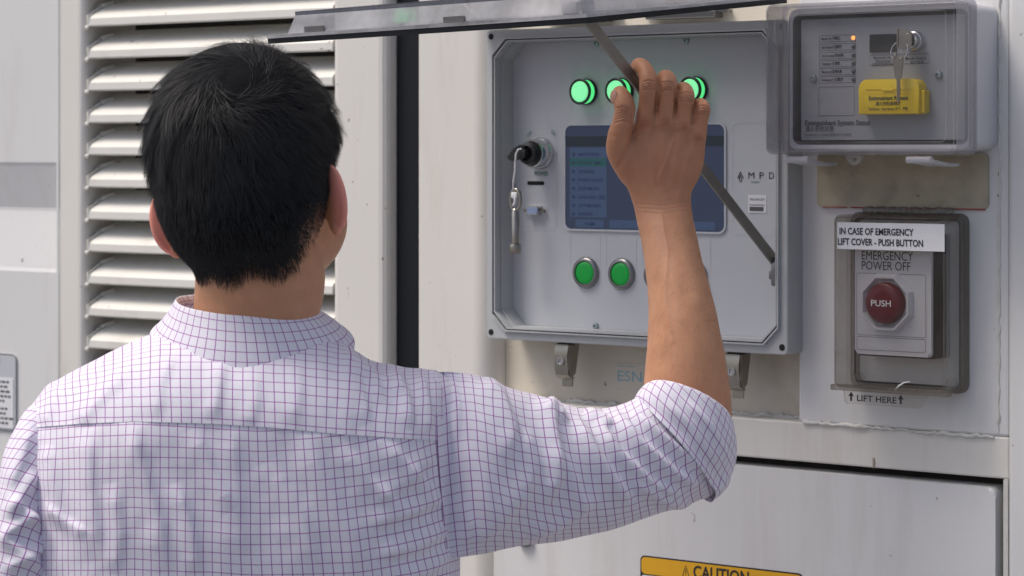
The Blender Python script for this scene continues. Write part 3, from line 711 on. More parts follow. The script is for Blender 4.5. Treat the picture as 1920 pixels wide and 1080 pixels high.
t = text_mb(MB(), 'IN CASE OF EMERGENCY', .2875, CY-.0024, 1.5140, .0098, width=.0880, bold=.022)
text_mb(t, 'LIFT COVER - PUSH BUTTON', .2855, CY-.0024, 1.5030, .0098, width=.1010, bold=.022)
obj('label_lettering', t, 'ink', lbs)
b_ = MB().tube([(mx0+.016, -.012, mz1+.0045), (mx1-.012, -.012, mz1+.0045)], .0032, 10)
for k in range(8): b_.lathe([(.0042, 0), (.0042, .007)], (mx0+.020+.0135*k, -.012, mz1+.0045), axis=(1, 0, 0), n=12)
obj('cover_hinge', b_, 'smoke_edge', cov, 40)
for (x, z) in ((mx0+.012, mz0+.010), (mx1-.012, mz0+.010)): obj('corner_screw', MB().lathe([(.0055, 0), (.0055, .006), (.004, .008)], (x, -.012, z), n=20), 'smoke_edge', em, 40)
tabp = [(mx0+.012, mz0-.001), (mx0+.014, mz0-.013), (mx0+.017, mz0-.0155), (mx1-.032, mz0-.0155), (mx1-.028, mz0-.0135), (mx1-.022, mz0-.001)]
tab = obj('lift_tab', MB().prism(tabp, CY-.001, CY+.001), 'smoke', cov)
b_ = MB(); ring_line(b_, tabp, CY-.0012, .0008); obj('tab_edge', b_, 'smoke_edge', tab)
t = text_mb(MB(), 'LIFT HERE', .3080, CY-.0015, mz0-.0120, .0090, width=.0470, bold=.02)
for x in (.3010, .3600):
    t.add([(x-.0012, CY-.0015, mz0-.0125), (x+.0012, CY-.0015, mz0-.0125), (x+.0012, CY-.0015, mz0-.0075), (x+.0034, CY-.0015, mz0-.0075), (x, CY-.0015, mz0-.0025), (x-.0034, CY-.0015, mz0-.0075), (x-.0012, CY-.0015, mz0-.0075)], [tuple(range(7))])
obj('tab_lettering', t, 'ink', tab)
obj('scratch_mark', MB().tube([(.353, CY-.0016, 1.3540), (.358, CY-.0016, 1.3590), (.364, CY-.0016, 1.3625), (.371, CY-.0016, 1.3640)], [.0003, .0009, .0007, .0003], 6), 'white_ink', cov)
# ================================================================== THE PERSON
# worked out in a frame of his own: x to the right along his shoulders' view, y away, z up; turned with YAW about z
PB = (-.255, 2.46)                                   # where he stands, in that frame, measured from the camera
cy_, sy_ = math.cos(YAW), math.sin(YAW)
base = Vector((CAM.x+PB[0]*cy_-PB[1]*sy_, CAM.y+PB[0]*sy_+PB[1]*cy_, 0))
def PP(px, py, d):
    return np.array(((px-960)/F*d-PB[0], d-PB[1], 1.6-(py-HOR)/F*d))
def to_px(p):
    d = p[..., 1]+PB[1]
    return (p[..., 0]+PB[0])/d*F+960, HOR-(p[..., 2]-1.6)/d*F
def nobj(name, v, f, m, parent=None, smooth=True, uv=None):
    me = bpy.data.meshes.new(name); me.from_pydata([tuple(map(float, p)) for p in v], [], [tuple(int(i) for i in q) for q in f]); me.update()
    if smooth: me.shade_smooth()
    me.materials.append(M[m] if isinstance(m, str) else m)
    if uv is not None:
        ul = me.uv_layers.new(name="uv"); idx = np.empty(len(me.loops), int); me.loops.foreach_get("vertex_index", idx)
        ul.data.foreach_set("uv", np.asarray(uv, float)[idx].ravel())
    o = bpy.data.objects.new(name, me); COL.objects.link(o)
    if parent is not None: o.parent = parent
    return o
def catmull(P, n):
    """smooth resampling of rows of numbers"""
    P = np.asarray(P, float); m = len(P); out = []
    for t in np.linspace(0, m-1, n):
        i = min(int(t), m-2); u = t-i
        a, b, c, d = P[max(i-1, 0)], P[i], P[i+1], P[min(i+2, m-1)]
        out.append(.5*(2*b+(c-a)*u+(2*a-5*b+4*c-d)*u*u+(3*b-a-3*c+d)*u**3))
    return np.array(out)

# ---------------------------------------------------------------- body: closed pieces, fused into one skin
BV, BF = [], []
def badd(v, f):
    o = len(BV); BV.extend([tuple(p) for p in v]); BF.extend([tuple(i+o for i in q) for q in f])
def ell(c, r, mtx=None, nu=28, nv=18):
    v = [(0, 0, 1)]; 
    for j in range(1, nv):
        t = math.pi*j/nv
        for i in range(nu):
            p = 2*math.pi*i/nu; v.append((math.sin(t)*math.cos(p), math.sin(t)*math.sin(p), math.cos(t)))
    v.append((0, 0, -1)); v = np.array(v)*np.array(r)
    f = [(0, 1+i, 1+(i+1) % nu) for i in range(nu)]
    for j in range(nv-2):
        for i in range(nu):
            a = 1+j*nu+i; b = 1+j*nu+(i+1) % nu; f.append((a, a+nu, b+nu, b))
    l = len(v)-1; o = 1+(nv-2)*nu
    f += [(l, o+(i+1) % nu, o+i) for i in range(nu)]
    v = v+np.array(c)
    if mtx is not None: v = np.array([tuple(mtx @ Vector(p)) for p in v])
    badd(v, f)
def limb(rows, n=24, seg=30, ref=(0, 1, 0), cap=True):
    """rows: x, y, z, half width across, half thickness towards ref"""
    P = catmull(rows, seg); ref = np.array(ref, float); rings = []
    C = P[:, :3]; T = np.gradient(C, axis=0); T /= np.linalg.norm(T, axis=1)[:, None]
    def ring(c, t, a, b):
        o = ref-(ref@t)*t; o /= np.linalg.norm(o); s = np.cross(t, o)
        return [c+s*a*math.cos(2*math.pi*k/n)+o*b*math.sin(2*math.pi*k/n) for k in range(n)]
    if cap:
        for k in (4, 3, 2, 1):
            q = math.sin(k/4.4*math.pi/2); s = math.cos(k/4.4*math.pi/2)
            rings.append(ring(C[0]-T[0]*P[0, 4]*q, T[0], P[0, 3]*s, P[0, 4]*s))
    for i in range(len(P)): rings.append(ring(C[i], T[i], P[i, 3], P[i, 4]))
    if cap:
        for k in (1, 2, 3, 4):
            q = math.sin(k/4.4*math.pi/2); s = math.cos(k/4.4*math.pi/2)
            rings.append(ring(C[-1]+T[-1]*P[-1, 4]*q, T[-1], P[-1, 3]*s, P[-1, 4]*s))
    m = len(rings); v = np.concatenate([np.array(r) for r in rings])
    f = [(i*n+k, i*n+(k+1) % n, (i+1)*n+(k+1) % n, (i+1)*n+k) for i in range(m-1) for k in range(n)]
    f += [tuple(range(n-1, -1, -1)), tuple(range((m-1)*n, m*n))]
    badd(v, f)
def plimb(rows, **k):
    """rows: px, py, depth, half width in photo pixels, half thickness in metres"""
    out = []
    for px, py, d, hw, th in rows:
        out.append((*PP(px, py, d), hw/F*d, th))
    limb(out, **k)

# head frame
HD = 2.452
HC = PP(458, 285, HD)
MH = Matrix.Translation(HC) @ Matrix.Rotation(R(-8.5), 4, 'Y') @ Matrix.Rotation(R(-13), 4, 'Z') @ Matrix.Rotation(R(2), 4, 'X')
HEADS = [((0, .002, .000), (.0775, .098, .0905)), ((0, -.020, -.045), (.0740, .078, .070)), ((0, -.004, -.105), (.0590, .064, .090))]
for c, r in HEADS: ell(c, r, MH, 40, 28)
ell((0, .040, -.074), (.0755, .060, .062), MH)        # cheeks and jaw
ell((0, .060, -.100), (.046, .042, .030), MH)         # chin
ell((0, .101, -.050), (.011, .016, .020), MH)         # nose
ell((0, .096, -.036), (.007, .012, .022), MH)
ell((0, .096, -.078), (.020, .008, .005), MH); ell((0, .095, -.086), (.018, .008, .005), MH)   # lips
for s in (-1, 1):
    ell((s*.031, .086, -.018), (.022, .010, .006), MH); ell((s*.031, .084, -.030), (.012, .010, .008), MH)   # brow, eye
    # ear: shell, rim and lobe
    e = Vector((s*.80, -.60, 0)); ec = Vector((s*.0815, -.010, -.056)); nrm = Vector((s*.60, .80, 0))
    EM = MH @ Matrix.Translation(ec) @ Matrix(((e.x, nrm.x, 0, 0), (e.y, nrm.y, 0, 0), (0, 0, 1, 0), (0, 0, 0, 1))) @ Matrix.Rotation(R(8)*s*0, 4, 'Y')
    ell((-.004, 0, 0), (.0165, .0040, .029), EM)
    ell((.004, 0, .006), (.0130, .0042, .0245), EM)
    ell((-.004, .0, -.025), (.0085, .0045, .0085), EM)
    rows = []
    for k in range(13):
        a = R(-62+15*k); rows.append((*(EM @ Vector((-.004+.0185*math.cos(a), .0012, .002+.0295*math.sin(a)))), .0034, .0034))
    limb(rows, n=10, seg=40, ref=tuple((EM.to_3x3() @ Vector((0, 1, 0)))))
# neck and trunk
plimb([(470, 760, 2.475, 150, .055), (472, 680, 2.468, 122, .062), (474, 620, 2.460, 113, .060), (476, 560, 2.455, 112, .058), (476, 500, 2.452, 108, .058)], n=36)
limb([(*PP(470, 740, 2.48), .125, .062), (*PP(465, 880, 2.478), .165, .078), (*PP(462, 1010, 2.48), .155, .078)], n=36)
# right arm: upper arm, forearm, wrist and the back of the hand in one sweep
plimb([(790, 830, 2.465, 105, .045), (900, 855, 2.49, 105, .045), (1080, 870, 2.53, 90, .042), (1220, 860, 2.56, 66, .036), (1285, 840, 2.572, 54, .036)], n=28)
fore = [(835, 1230, 1352, 2.572, .038), (800, 1210, 1371, 2.574, .041), (735, 1206, 1369, 2.578, .042), (660, 1212, 1358, 2.584, .041), (590, 1215, 1343, 2.592, .038),
        (520, 1212, 1324, 2.604, .033), (450, 1203, 1307, 2.618, .027), (405, 1192, 1299, 2.628, .0225), (380, 1187, 1296, 2.631, .0205),
        (362, 1180, 1298, 2.632, .0195), (338, 1170, 1308, 2.632, .0185), (305, 1166, 1320, 2.630, .0175), (272, 1172, 1325, 2.629, .0160), (246, 1184, 1326, 2.629, .0140), (234, 1190, 1322, 2.631, .0120)]
plimb([((a+b)/2, y, d, (b-a)/2, th) for y, a, b, d, th in fore], n=40, seg=80)
def finger(rows, seg=34):
    limb([(*PP(px, py, d), r, r*(.97)) for px, py, d, r in rows], n=18, seg=seg, ref=(.25, 1, .3))
finger([(1190, 325, 2.634, .0165), (1166, 290, 2.626, .0150), (1160, 262, 2.620, .0130), (1167, 232, 2.614, .0108), (1172, 204, 2.612, .0106), (1166, 184, 2.617, .0100), (1163, 176, 2.622, .0085)])
finger([(1209, 262, 2.632, .0100), (1211, 226, 2.6225, .0106), (1214, 192, 2.617, .0092), (1217, 160, 2.612, .0100), (1212, 137, 2.617, .0089), (1201, 123, 2.628, .0082), (1196, 124, 2.638, .0072)])
finger([(1246, 260, 2.632, .0100), (1247, 224, 2.6215, .0104), (1250, 190, 2.617, .0088), (1253, 160, 2.615, .0094), (1250, 147, 2.626, .0088), (1244, 150, 2.646, .0080), (1236, 168, 2.662, .0072)])
finger([(1281, 264, 2.633, .0098), (1282, 232, 2.6225, .0102), (1284, 202, 2.619, .0084), (1286, 180, 2.618, .0090), (1283, 169, 2.630, .0084), (1277, 174, 2.650, .0078), (1268, 192, 2.665, .0070)])
finger([(1304, 282, 2.635, .0094), (1308, 254, 2.6260, .0096), (1314, 224, 2.623, .0078), (1317, 205, 2.622, .0082), (1314, 197, 2.634, .0076), (1308, 202, 2.652, .0070), (1298, 216, 2.666, .0064)])
limb([(*PP(1207, 234, 2.6245), .0095, .0095), (*PP(1246, 231, 2.6225), .0098, .0098), (*PP(1283, 238, 2.6235), .0095, .0095), (*PP(1309, 258, 2.627), .0085, .0085)], n=18, seg=30, ref=(0, 1, 0))
# left arm, hanging, the hand in the trouser pocket
limb([(*PP(100, 880, 2.478), .034, .034), (*PP(72, 1050, 2.470), .038, .038), (*PP(45, 1250, 2.465), .038, .038)], n=20)

tmp = bpy.data.meshes.new("tmp"); tmp.from_pydata(BV, [], BF); tmp.update()
bmm = bmesh.new(); bmm.from_mesh(tmp); bmesh.ops.recalc_face_normals(bmm, faces=bmm.faces[:]); bmm.to_mesh(tmp); bmm.free()
to = bpy.data.objects.new("tmp", tmp); COL.objects.link(to)
md = to.modifiers.new("r", 'REMESH'); md.mode = 'VOXEL'; md.voxel_size = .00105; md.use_smooth_shade = True
ms = to.modifiers.new("s", 'SMOOTH'); ms.factor = .5; ms.iterations = 6
dg = bpy.context.evaluated_depsgraph_get(); body = bpy.data.meshes.new_from_object(to.evaluated_get(dg))
bpy.data.objects.remove(to); bpy.data.meshes.remove(tmp)
nv = len(body.vertices); co = np.empty(nv*3); body.vertices.foreach_get("co", co); co = co.reshape(-1, 3)
fx, fy = to_px(co); dep = co[:, 1]+PB[1]
# soften the joins of palm, thumb ball and knuckles without closing the clefts between the fingers
ne = len(body.edges); ed = np.empty(ne*2, int); body.edges.foreach_get("vertices", ed); ed = ed.reshape(-1, 2)
deg = np.bincount(ed.ravel(), minlength=nv).astype(float)
def smooth_pass(wt, it):
    global co
    m_ = (wt[ed[:, 0]] > 0) | (wt[ed[:, 1]] > 0); e_ = ed[m_]; ids, inv = np.unique(e_, return_inverse=True); inv = inv.reshape(-1, 2)
    c_ = co[ids]; n_ = len(ids); dg_ = np.bincount(inv.ravel(), minlength=n_).astype(float)[:, None]; w_ = np.where(wt[ids] > 0, wt[ids], 0)[:, None]
    for _ in range(it):
        acc = np.stack([np.bincount(inv[:, 0], c_[inv[:, 1], k], n_)+np.bincount(inv[:, 1], c_[inv[:, 0], k], n_) for k in range(3)], 1)
        c_ = c_+(acc/dg_-c_)*w_
    co[ids] = c_
hand = (fx > 1100) & (fy < 420)
wt = np.where(hand & (fy > 225), np.clip((fy-225)/40, 0, 1)*.6, 0)
wt = np.where(hand & (fx < 1182) & (fy < 250), 0, wt)
smooth_pass(wt, 50)
headm = (fx < 720) & (fy < 760); earm = np.zeros(nv, bool)
Minv = np.array(MH.inverted()); hl_ = co @ Minv[:3, :3].T+Minv[:3, 3]
ear = np.clip((np.abs(hl_[:, 0])-.076)/.010, 0, 1)*(np.abs(hl_[:, 2]+.056) < .040)*(np.abs(hl_[:, 1]+.012) < .04)*headm
smooth_pass(np.where(headm & (ear < .05), .55, 0), 46)
# tendons, knuckle creases and veins as real relief
nrm = np.empty(nv*3); body.vertices.foreach_set("co", co.ravel()); body.update(); body.vertices.foreach_get("normal", nrm); nrm = nrm.reshape(-1, 3)
fx, fy = to_px(co); disp = np.zeros(nv); sub = np.where((fx > 1110) & (fy < 900))[0]; sX, sY, sN = fx[sub], fy[sub], np.clip(-nrm[sub, 1]*1.6, 0, 1)
def stroke(pts, wpx, h, fade=True, mask=None):
    global disp
    best = np.full(len(sub), 1e9)
    for (a, b), (c, d) in zip(pts, pts[1:]):
        L2 = (c-a)**2+(d-b)**2; t = np.clip(((sX-a)*(c-a)+(sY-b)*(d-b))/L2, 0, 1)
        best = np.minimum(best, np.hypot(sX-a-t*(c-a), sY-b-t*(d-b)))
    e = h*np.exp(-(best/wpx)**2)*sN
    if mask is not None: e = e*mask[sub]
    disp[sub] += e
hm = hand.astype(float)
for x0, x1, y0 in ((1209, 1226, 232), (1246, 1242, 230), (1281, 1258, 238), (1306, 1272, 258)):
    stroke([(x0, y0), ((x0+x1)/2, y0+45), (x1, y0+110)], 6, .0007, mask=hm)
    stroke([(x0-8, y0), (x0+8, y0)], 9, .0016, mask=hm)
    for k in (-4, 1, 6): stroke([(x0-9, y0+k+1), (x0, y0+k-1), (x0+9, y0+k+1)], 1.3, -.0007, mask=hm)
for cx, cy0 in ((1217, 158), (1252, 160), (1286, 180), (1317, 205)):
    stroke([(cx-5, cy0+2), (cx+5, cy0+2)], 8, .0012, mask=hm)
    for k in (-6, -1, 4, 9): stroke([(cx-11, cy0+k+2), (cx, cy0+k-1), (cx+11, cy0+k+2)], 1.4, -.0015, mask=hm)
for k in (-8, -3, 2, 7, 12, 18): stroke([(1154, 212+k), (1168, 208+k), (1186, 213+k)], 1.4, -.0013, mask=hm)
stroke([(1186, 258), (1176, 285), (1160, 310)], 5, -.0018, mask=hm); stroke([(1152, 262), (1166, 292), (1172, 305)], 4, .0009, mask=hm)
for k in (0, 7, 15): stroke([(1196, 383+k), (1240, 386+k), (1290, 380+k)], 1.8, -.00035)
stroke([(1262, 262), (1250, 300), (1235, 335), (1252, 372)], 3, .0009, mask=hm); stroke([(1228, 262), (1240, 300)], 3, .0007, mask=hm); stroke([(1240, 400), (1252, 470), (1246, 560), (1262, 640)], 4, .0006); stroke([(1290, 290), (1280, 325)], 3, .0004, mask=hm)
stroke([(1268, 370), (1290, 480), (1310, 560)], 14, .0012); stroke([(1222, 420), (1236, 520), (1240, 640)], 16, .0010)
for x_, y_ in ((1229, 236), (1264, 240), (1294, 254)): stroke([(x_, y_-6), (x_-3, y_+16)], 6, -.0016, mask=hm)
for pl in ([(1233, 150), (1232, 185), (1231, 209)], [(1268, 168), (1267, 190), (1266, 212)], [(1300, 198), (1299, 215), (1297, 232)]):
    stroke(pl, 2.6, -.0026, mask=hm)
stroke([(1190, 196), (1188, 225), (1180, 252)], 4, -.0018, mask=hm)
nz = np.array([noise.noise(Vector(p)*38) for p in co[hand | ((fx > 1180) & (fy < 900) & (dep < 2.7))]])
disp[hand | ((fx > 1180) & (fy < 900) & (dep < 2.7))] += nz*.0008
co = co+nrm*disp[:, None]
# under the clothes the skin keeps clear of the cloth
body.vertices.foreach_set("co", co.ravel()); body.update(); body.shade_smooth()
tint = np.zeros((nv, 4)); tint[:, 3] = 1
tint[:, 0] = ear  # the ears' backlit red glow is put into their colour
red = np.zeros(nv)
for cx, cy0, s_, a_ in ((1209, 228, 16, .8), (1247, 226, 14, .7), (1282, 234, 14, .7), (1307, 256, 13, .7), (1217, 158, 13, .5), (1252, 158, 13, .5), (1286, 178, 12, .5), (1317, 203, 11, .6), (1168, 205, 16, .6), (1172, 245, 20, .4), (1290, 800, 70, .5)):
    red = np.maximum(red, a_*np.exp(-((fx-cx)**2+(fy-cy0)**2)/s_**2))
tint[:, 1] = np.maximum(red, .32*np.clip((455-fy)/90, 0, 1)*(fx > 1100))  # second term paints the hand's shading in as a darker skin tone
ca = body.color_attributes.new("tint", 'FLOAT_COLOR', 'POINT'); ca.data.foreach_set("color", tint.ravel())
sk = mat('skin', (.56, .315, .205), .48, bump=.25, bscale=900, sss=.18, spec=.35)
nt = sk.node_tree; L = nt.links.new; b = nt.nodes["Principled BSDF"]
at = nt.nodes.new("ShaderNodeAttribute"); at.attribute_name = "tint"; sp_ = nt.nodes.new("ShaderNodeSeparateColor"); L(at.outputs["Color"], sp_.inputs[0])
n1 = nt.nodes.new("ShaderNodeTexNoise"); n1.inputs["Scale"].default_value = 60; n1.inputs["Detail"].default_value = 8; n1.inputs["Roughness"].default_value = .7
tcn = nt.nodes.new("ShaderNodeTexCoord"); L(tcn.outputs["Object"], n1.inputs["Vector"])
def mixc(f, a, c):
    m_ = nt.nodes.new("ShaderNodeMix"); m_.data_type = 'RGBA'
    L(f, m_.inputs[0])
    if isinstance(a, tuple): m_.inputs[6].default_value = (*a, 1)
    else: L(a, m_.inputs[6])
    m_.inputs[7].default_value = (*c, 1); return m_.outputs[2]
c0 = mixc(n1.outputs["Fac"], (.43, .205, .110), (.66, .35, .205))
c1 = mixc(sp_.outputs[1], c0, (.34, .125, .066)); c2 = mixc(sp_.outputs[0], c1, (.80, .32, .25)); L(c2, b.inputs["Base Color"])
body.materials.clear(); body.materials.append(sk); body.name = "person"
person = bpy.data.objects.new("person", body); COL.objects.link(person)
person.location = base; person.rotation_euler = (0, 0, YAW)
tag(person, 'person with short black hair and purple checked shirt gripping the lid stay', 'person')

# fine dark hair on the forearm
fy2 = to_px(co); cand = np.where((fy2[1] > 420) & (fy2[1] < 720) & (fy2[0] > 1180) & (dep < 2.66) & (nrm[:, 1] < -.15))[0]
pick = np.random.choice(cand, 300, replace=False); hv, hf = [], []
for i in pick:
    q = co[i]; nn = nrm[i]; dr = np.array((.55+.3*np.random.randn(), 0, .5+.3*np.random.randn())); dr -= nn*(dr@nn); dr /= np.linalg.norm(dr)
    l_ = np.random.uniform(.005, .012); sd0 = np.cross(dr, nn)*.00006; o = len(hv)
    for t, wd0 in ((0, 1), (.5, .8), (1, .2)):
        c0_ = q+dr*l_*t+nn*(.0002+.0022*t*(1-.45*t)); hv += [c0_-sd0*wd0, c0_+sd0*wd0]
    hf += [(o, o+1, o+3, o+2), (o+2, o+3, o+5, o+4)]
M['arm_hair'] = mat('arm_hair', (.12, .07, .045), .6)
nobj('arm_hair', hv, hf, 'arm_hair', person)
BVs, BFs = BV, BF; BV, BF = [], []
NMx = Matrix.Translation(Vector(PP(1150.5, 181, 2.6125))) @ Matrix.Rotation(R(-52), 4, 'Z') @ Matrix.Rotation(R(10), 4, 'Y')
ell((0, 0, 0), (.0052, .0016, .0068), NMx, 20, 12)
M['nail'] = mat('nail', (.50, .27, .20), .3)
nobj('thumb_nail', BV, BF, 'nail', person)
# ---------------------------------------------------------------- hair
def head_r(dirs, c0):
    """distance from c0 to the outermost skull surface along unit directions"""
    best = np.zeros(len(dirs))
    for c, r in HEADS:
        o = (c0-np.array(c))/np.array(r); q = dirs/np.array(r)
        A = (q*q).sum(1); B = (q*o).sum(1); Cc = (o*o).sum()-1
        D = B*B-A*Cc; t = np.where(D > 0, (-B+np.sqrt(np.maximum(D, 0)))/A, 0); best = np.maximum(best, t)
    return best
def head_r(dirs, c0, k=230.):
    acc = np.zeros(len(dirs))
    for c, r in HEADS:
        o = (c0-np.array(c))/np.array(r); q = dirs/np.array(r)
        A = (q*q).sum(1); B = (q*o).sum(1); Cc = (o*o).sum()-1
        D = B*B-A*Cc; t = np.where(D > 0, (-B+np.sqrt(np.maximum(D, 0)))/A, 0); acc += np.exp(k*(t-.1))
    return np.log(acc)/k+.1
HCEN = np.array((0, -.004, -.020))
def hair_edge(p):
    """height above the hairline at scalp points (head frame)"""
    ax = np.abs(p[:, 0])
    back = -.119+np.clip(ax-.047, 0, 1)*2.0+.004*np.sin(p[:, 0]*150)
    front = np.where(p[:, 1] > .062, .045, -.030)
    t = np.clip((p[:, 1]+.010)/.022, 0, 1)
    return p[:, 2]-(back*(1-t)+front*t)
def hair_h(p, e):
    top = np.clip((p[:, 2]+.02)/.09, 0, 1)
    full = .0058+.0078*top+.0005*np.clip(np.abs(p[:, 0])/.08, 0, 1)*(p[:, 2] > -.04)
    return np.minimum(full, .0006+np.clip(e, 0, 1)*.20)
lat = np.linspace(0.02, math.pi-.25, 150); lon = np.linspace(0, 2*math.pi, 240, endpoint=False)
LA, LO = np.meshgrid(lat, lon, indexing='ij')
dirs = np.stack([np.sin(LA)*np.cos(LO), np.sin(LA)*np.sin(LO), np.cos(LA)], -1).reshape(-1, 3)
rr = head_r(dirs, HCEN); pts = HCEN+dirs*rr[:, None]; e = hair_edge(pts)
hh = hair_h(pts, e)-.002; hh = np.maximum(hh, .0006)
lump = np.array([noise.noise(Vector(p)*45) for p in pts])*.0018*np.clip(hh/.008, 0, 1)
pv = HCEN+dirs*(rr+hh+lump)[:, None]
keep = (e > .026+.006*np.array([noise.noise(Vector(q)*300) for q in pts])) | (pts[:, 1] > .0)&(e > .006)
nl, no = len(lat), len(lon); fcs = []
for j in range(nl-1):
    for i in range(no):
        q = (j*no+i, (j+1)*no+i, (j+1)*no+(i+1) % no, j*no+(i+1) % no)
        if keep[list(q)].all(): fcs.append(q)
MHn = np.array(MH)
def hx(p): return p @ MHn[:3, :3].T+MHn[:3, 3]
used = np.unique(np.array(fcs).ravel()); rem = -np.ones(len(pv), int); rem[used] = np.arange(len(used))
hair_cap_v = hx(pv[used]); hair_cap_f = rem[np.array(fcs)]
M['hair_cap'] = mat('hair_mass', (.006, .006, .0075), .8, noise_amt=.3, nscale=120, bump=.5, bscale=500, spec=.1)
hm_ = bpy.data.materials.new('hair_strand'); hm_.use_nodes = True; b = hm_.node_tree.nodes["Principled BSDF"]
b.inputs["Base Color"].default_value = (.019, .0195, .0215, 1); b.inputs["Roughness"].default_value = .5; b.inputs["Specular IOR Level"].default_value = .28
M['hair'] = hm_
hair = nobj('hair', hair_cap_v, hair_cap_f, 'hair_cap', person)
# strands, combed away from the crown whorl
NS = 36000
d0 = np.random.normal(size=(NS*2, 3)); d0 /= np.linalg.norm(d0, axis=1)[:, None]
r0 = head_r(d0, HCEN); p0 = HCEN+d0*r0[:, None]; e0 = hair_edge(p0)
ok = (e0 > .030*np.random.rand(len(e0))**1.5-.001) & (p0[:, 1] < .075); d0 = d0[ok][:NS]
# a dense clipped fringe along the hairline
dx_ = np.random.normal(size=(90000, 3))+np.array((0, -.8, -.9)); dx_ /= np.linalg.norm(dx_, axis=1)[:, None]
px_ = HCEN+dx_*head_r(dx_, HCEN)[:, None]; ex_ = hair_edge(px_); dx_ = dx_[(ex_ > .001+.034*np.random.rand(len(ex_))**1.3) & (ex_ < .036) & (px_[:, 1] < .02)][:12000]
d0 = np.concatenate([d0, dx_]); p0 = HCEN+d0*head_r(d0, HCEN)[:, None]; e0 = hair_edge(p0); NS = len(d0)
wl_dir = np.array(MH.inverted().to_3x3() @ Vector(PP(447, 160, 2.38)-HC)); wl_dir = wl_dir-np.array((0, 0, -.02)); wl_dir /= np.linalg.norm(wl_dir)
clump = np.array([noise.noise(Vector(q)*9) for q in d0]); clump2 = np.array([noise.noise(Vector(q)*9+Vector((7, 3, 1))) for q in d0])
fine = np.array([noise.noise(Vector(q)*26+Vector((2, 9, 4))) for q in d0])
full = hair_h(p0, e0)
topness = np.clip((p0[:, 2]+.045)/.07, 0, 1)
Ln = (.009+.036*topness)*np.random.uniform(.75, 1.2, NS)*np.clip(.22+e0*13, .30, 1)
SEG = 5; cur = d0.copy(); path = []
for k in range(SEG+1):
    t = k/SEG
    radd = full*(.35+.75*t**.7)+topness*(.0022*t*t*(1+2.2*clump)+.0022*t*t*np.random.rand(NS)+.0030*t*fine+.0036*t*t*(np.random.RandomState(5).rand(NS) < .10))+.0010*t*fine
    radd += (1-topness)*.0014*t*np.random.rand(NS)
    path.append(HCEN+cur*(head_r(cur, HCEN)+radd)[:, None])
    away = cur-wl_dir; away -= (away*cur).sum(1)[:, None]*cur; away /= np.linalg.norm(away, axis=1)[:, None]+1e-9
    sw = np.cross(cur, away); near = np.exp(-((cur-wl_dir)**2).sum(1)/.10)
    an = .30+.9*near+.85*clump+.5*clump2+.75*fine
    dn = np.array((0, 0, -1.0)); dn = dn-(cur@dn)[:, None]*cur
    flow = away*np.cos(an)[:, None]+sw*np.sin(an)[:, None]+dn*(.55*(1-near))[:, None]+np.random.normal(size=(NS, 3))*.10
    flow -= (flow*cur).sum(1)[:, None]*cur; flow /= np.linalg.norm(flow, axis=1)[:, None]+1e-9
    cur = cur+flow*(Ln/SEG/.09)[:, None]; cur /= np.linalg.norm(cur, axis=1)[:, None]
path = np.stack(path, 1)
# locks: strands lean towards the nearest of a thousand guides
gi = np.random.choice(NS, 1100, replace=False); near_g = np.concatenate([np.argmax(d0[i:i+4000] @ d0[gi].T, axis=1) for i in range(0, NS, 4000)])
tt_ = (np.linspace(0, 1, SEG+1)[None, :, None]**1.1)*((.66*topness+.1)*(1-.9*np.exp(-((d0-wl_dir)**2).sum(1)/.16)))[:, None, None]
gp = path[gi][near_g]; path = path*(1-tt_)+(gp+.12*(path-gp))*tt_
path = path                              # NS, SEG+1, 3
tang = np.gradient(path, axis=1); sd_ = np.cross(tang, (path-HCEN)); sd_ /= np.linalg.norm(sd_, axis=2)[:, :, None]+1e-9
rv = np.random.normal(size=(NS, 1, 3))*.5; sd_ = sd_+rv; sd_ /= np.linalg.norm(sd_, axis=2)[:, :, None]
wd = np.linspace(1, .15, SEG+1)[None, :, None]*np.random.uniform(.00015, .00032, (NS, 1, 1))*np.where(e0 < .02, .75, 1.)[:, None, None]
va = np.stack([path-sd_*wd, path+sd_*wd], 2).reshape(-1, 3)
fi = []
bidx = np.arange(NS)*(SEG+1)*2
for k in range(SEG): fi.append(np.stack([bidx+2*k, bidx+2*k+1, bidx+2*k+3, bidx+2*k+2], 1))
nobj('hair_strands', hx(va), np.concatenate(fi), 'hair', hair, smooth=True)

# ---------------------------------------------------------------- shirt
cm = bpy.data.materials.new('checked_cotton'); cm.use_nodes = True; nt = cm.node_tree; L = nt.links.new; b = nt.nodes["Principled BSDF"]
b.inputs["Roughness"].default_value = .75; b.inputs["Specular IOR Level"].default_value = .2; b.inputs["Sheen Weight"].default_value = .15
uvn = nt.nodes.new("ShaderNodeUVMap"); uvn.uv_map = "uv"; sx = nt.nodes.new("ShaderNodeSeparateXYZ"); L(uvn.outputs[0], sx.inputs[0])
def mth(op, a, c=None, v=None):
    n_ = nt.nodes.new("ShaderNodeMath"); n_.operation = op; L(a, n_.inputs[0])
    if c is not None: L(c, n_.inputs[1])
    if v is not None: n_.inputs[1].default_value = v
    return n_.outputs[0]
CHK = .0093
def lines(s, wdt):
    fr = mth('FRACT', mth('DIVIDE', s, v=CHK)); ds = mth('ABSOLUTE', mth('SUBTRACT', fr, v=.5))
    mr = nt.nodes.new("ShaderNodeMapRange"); mr.inputs[1].default_value = wdt*.6; mr.inputs[2].default_value = wdt*1.3; mr.inputs[3].default_value = 1; mr.inputs[4].default_value = 0
    L(ds, mr.inputs[0]); return mr.outputs[0]
lu, lv = lines(sx.outputs[0], .047), lines(sx.outputs[1], .045)
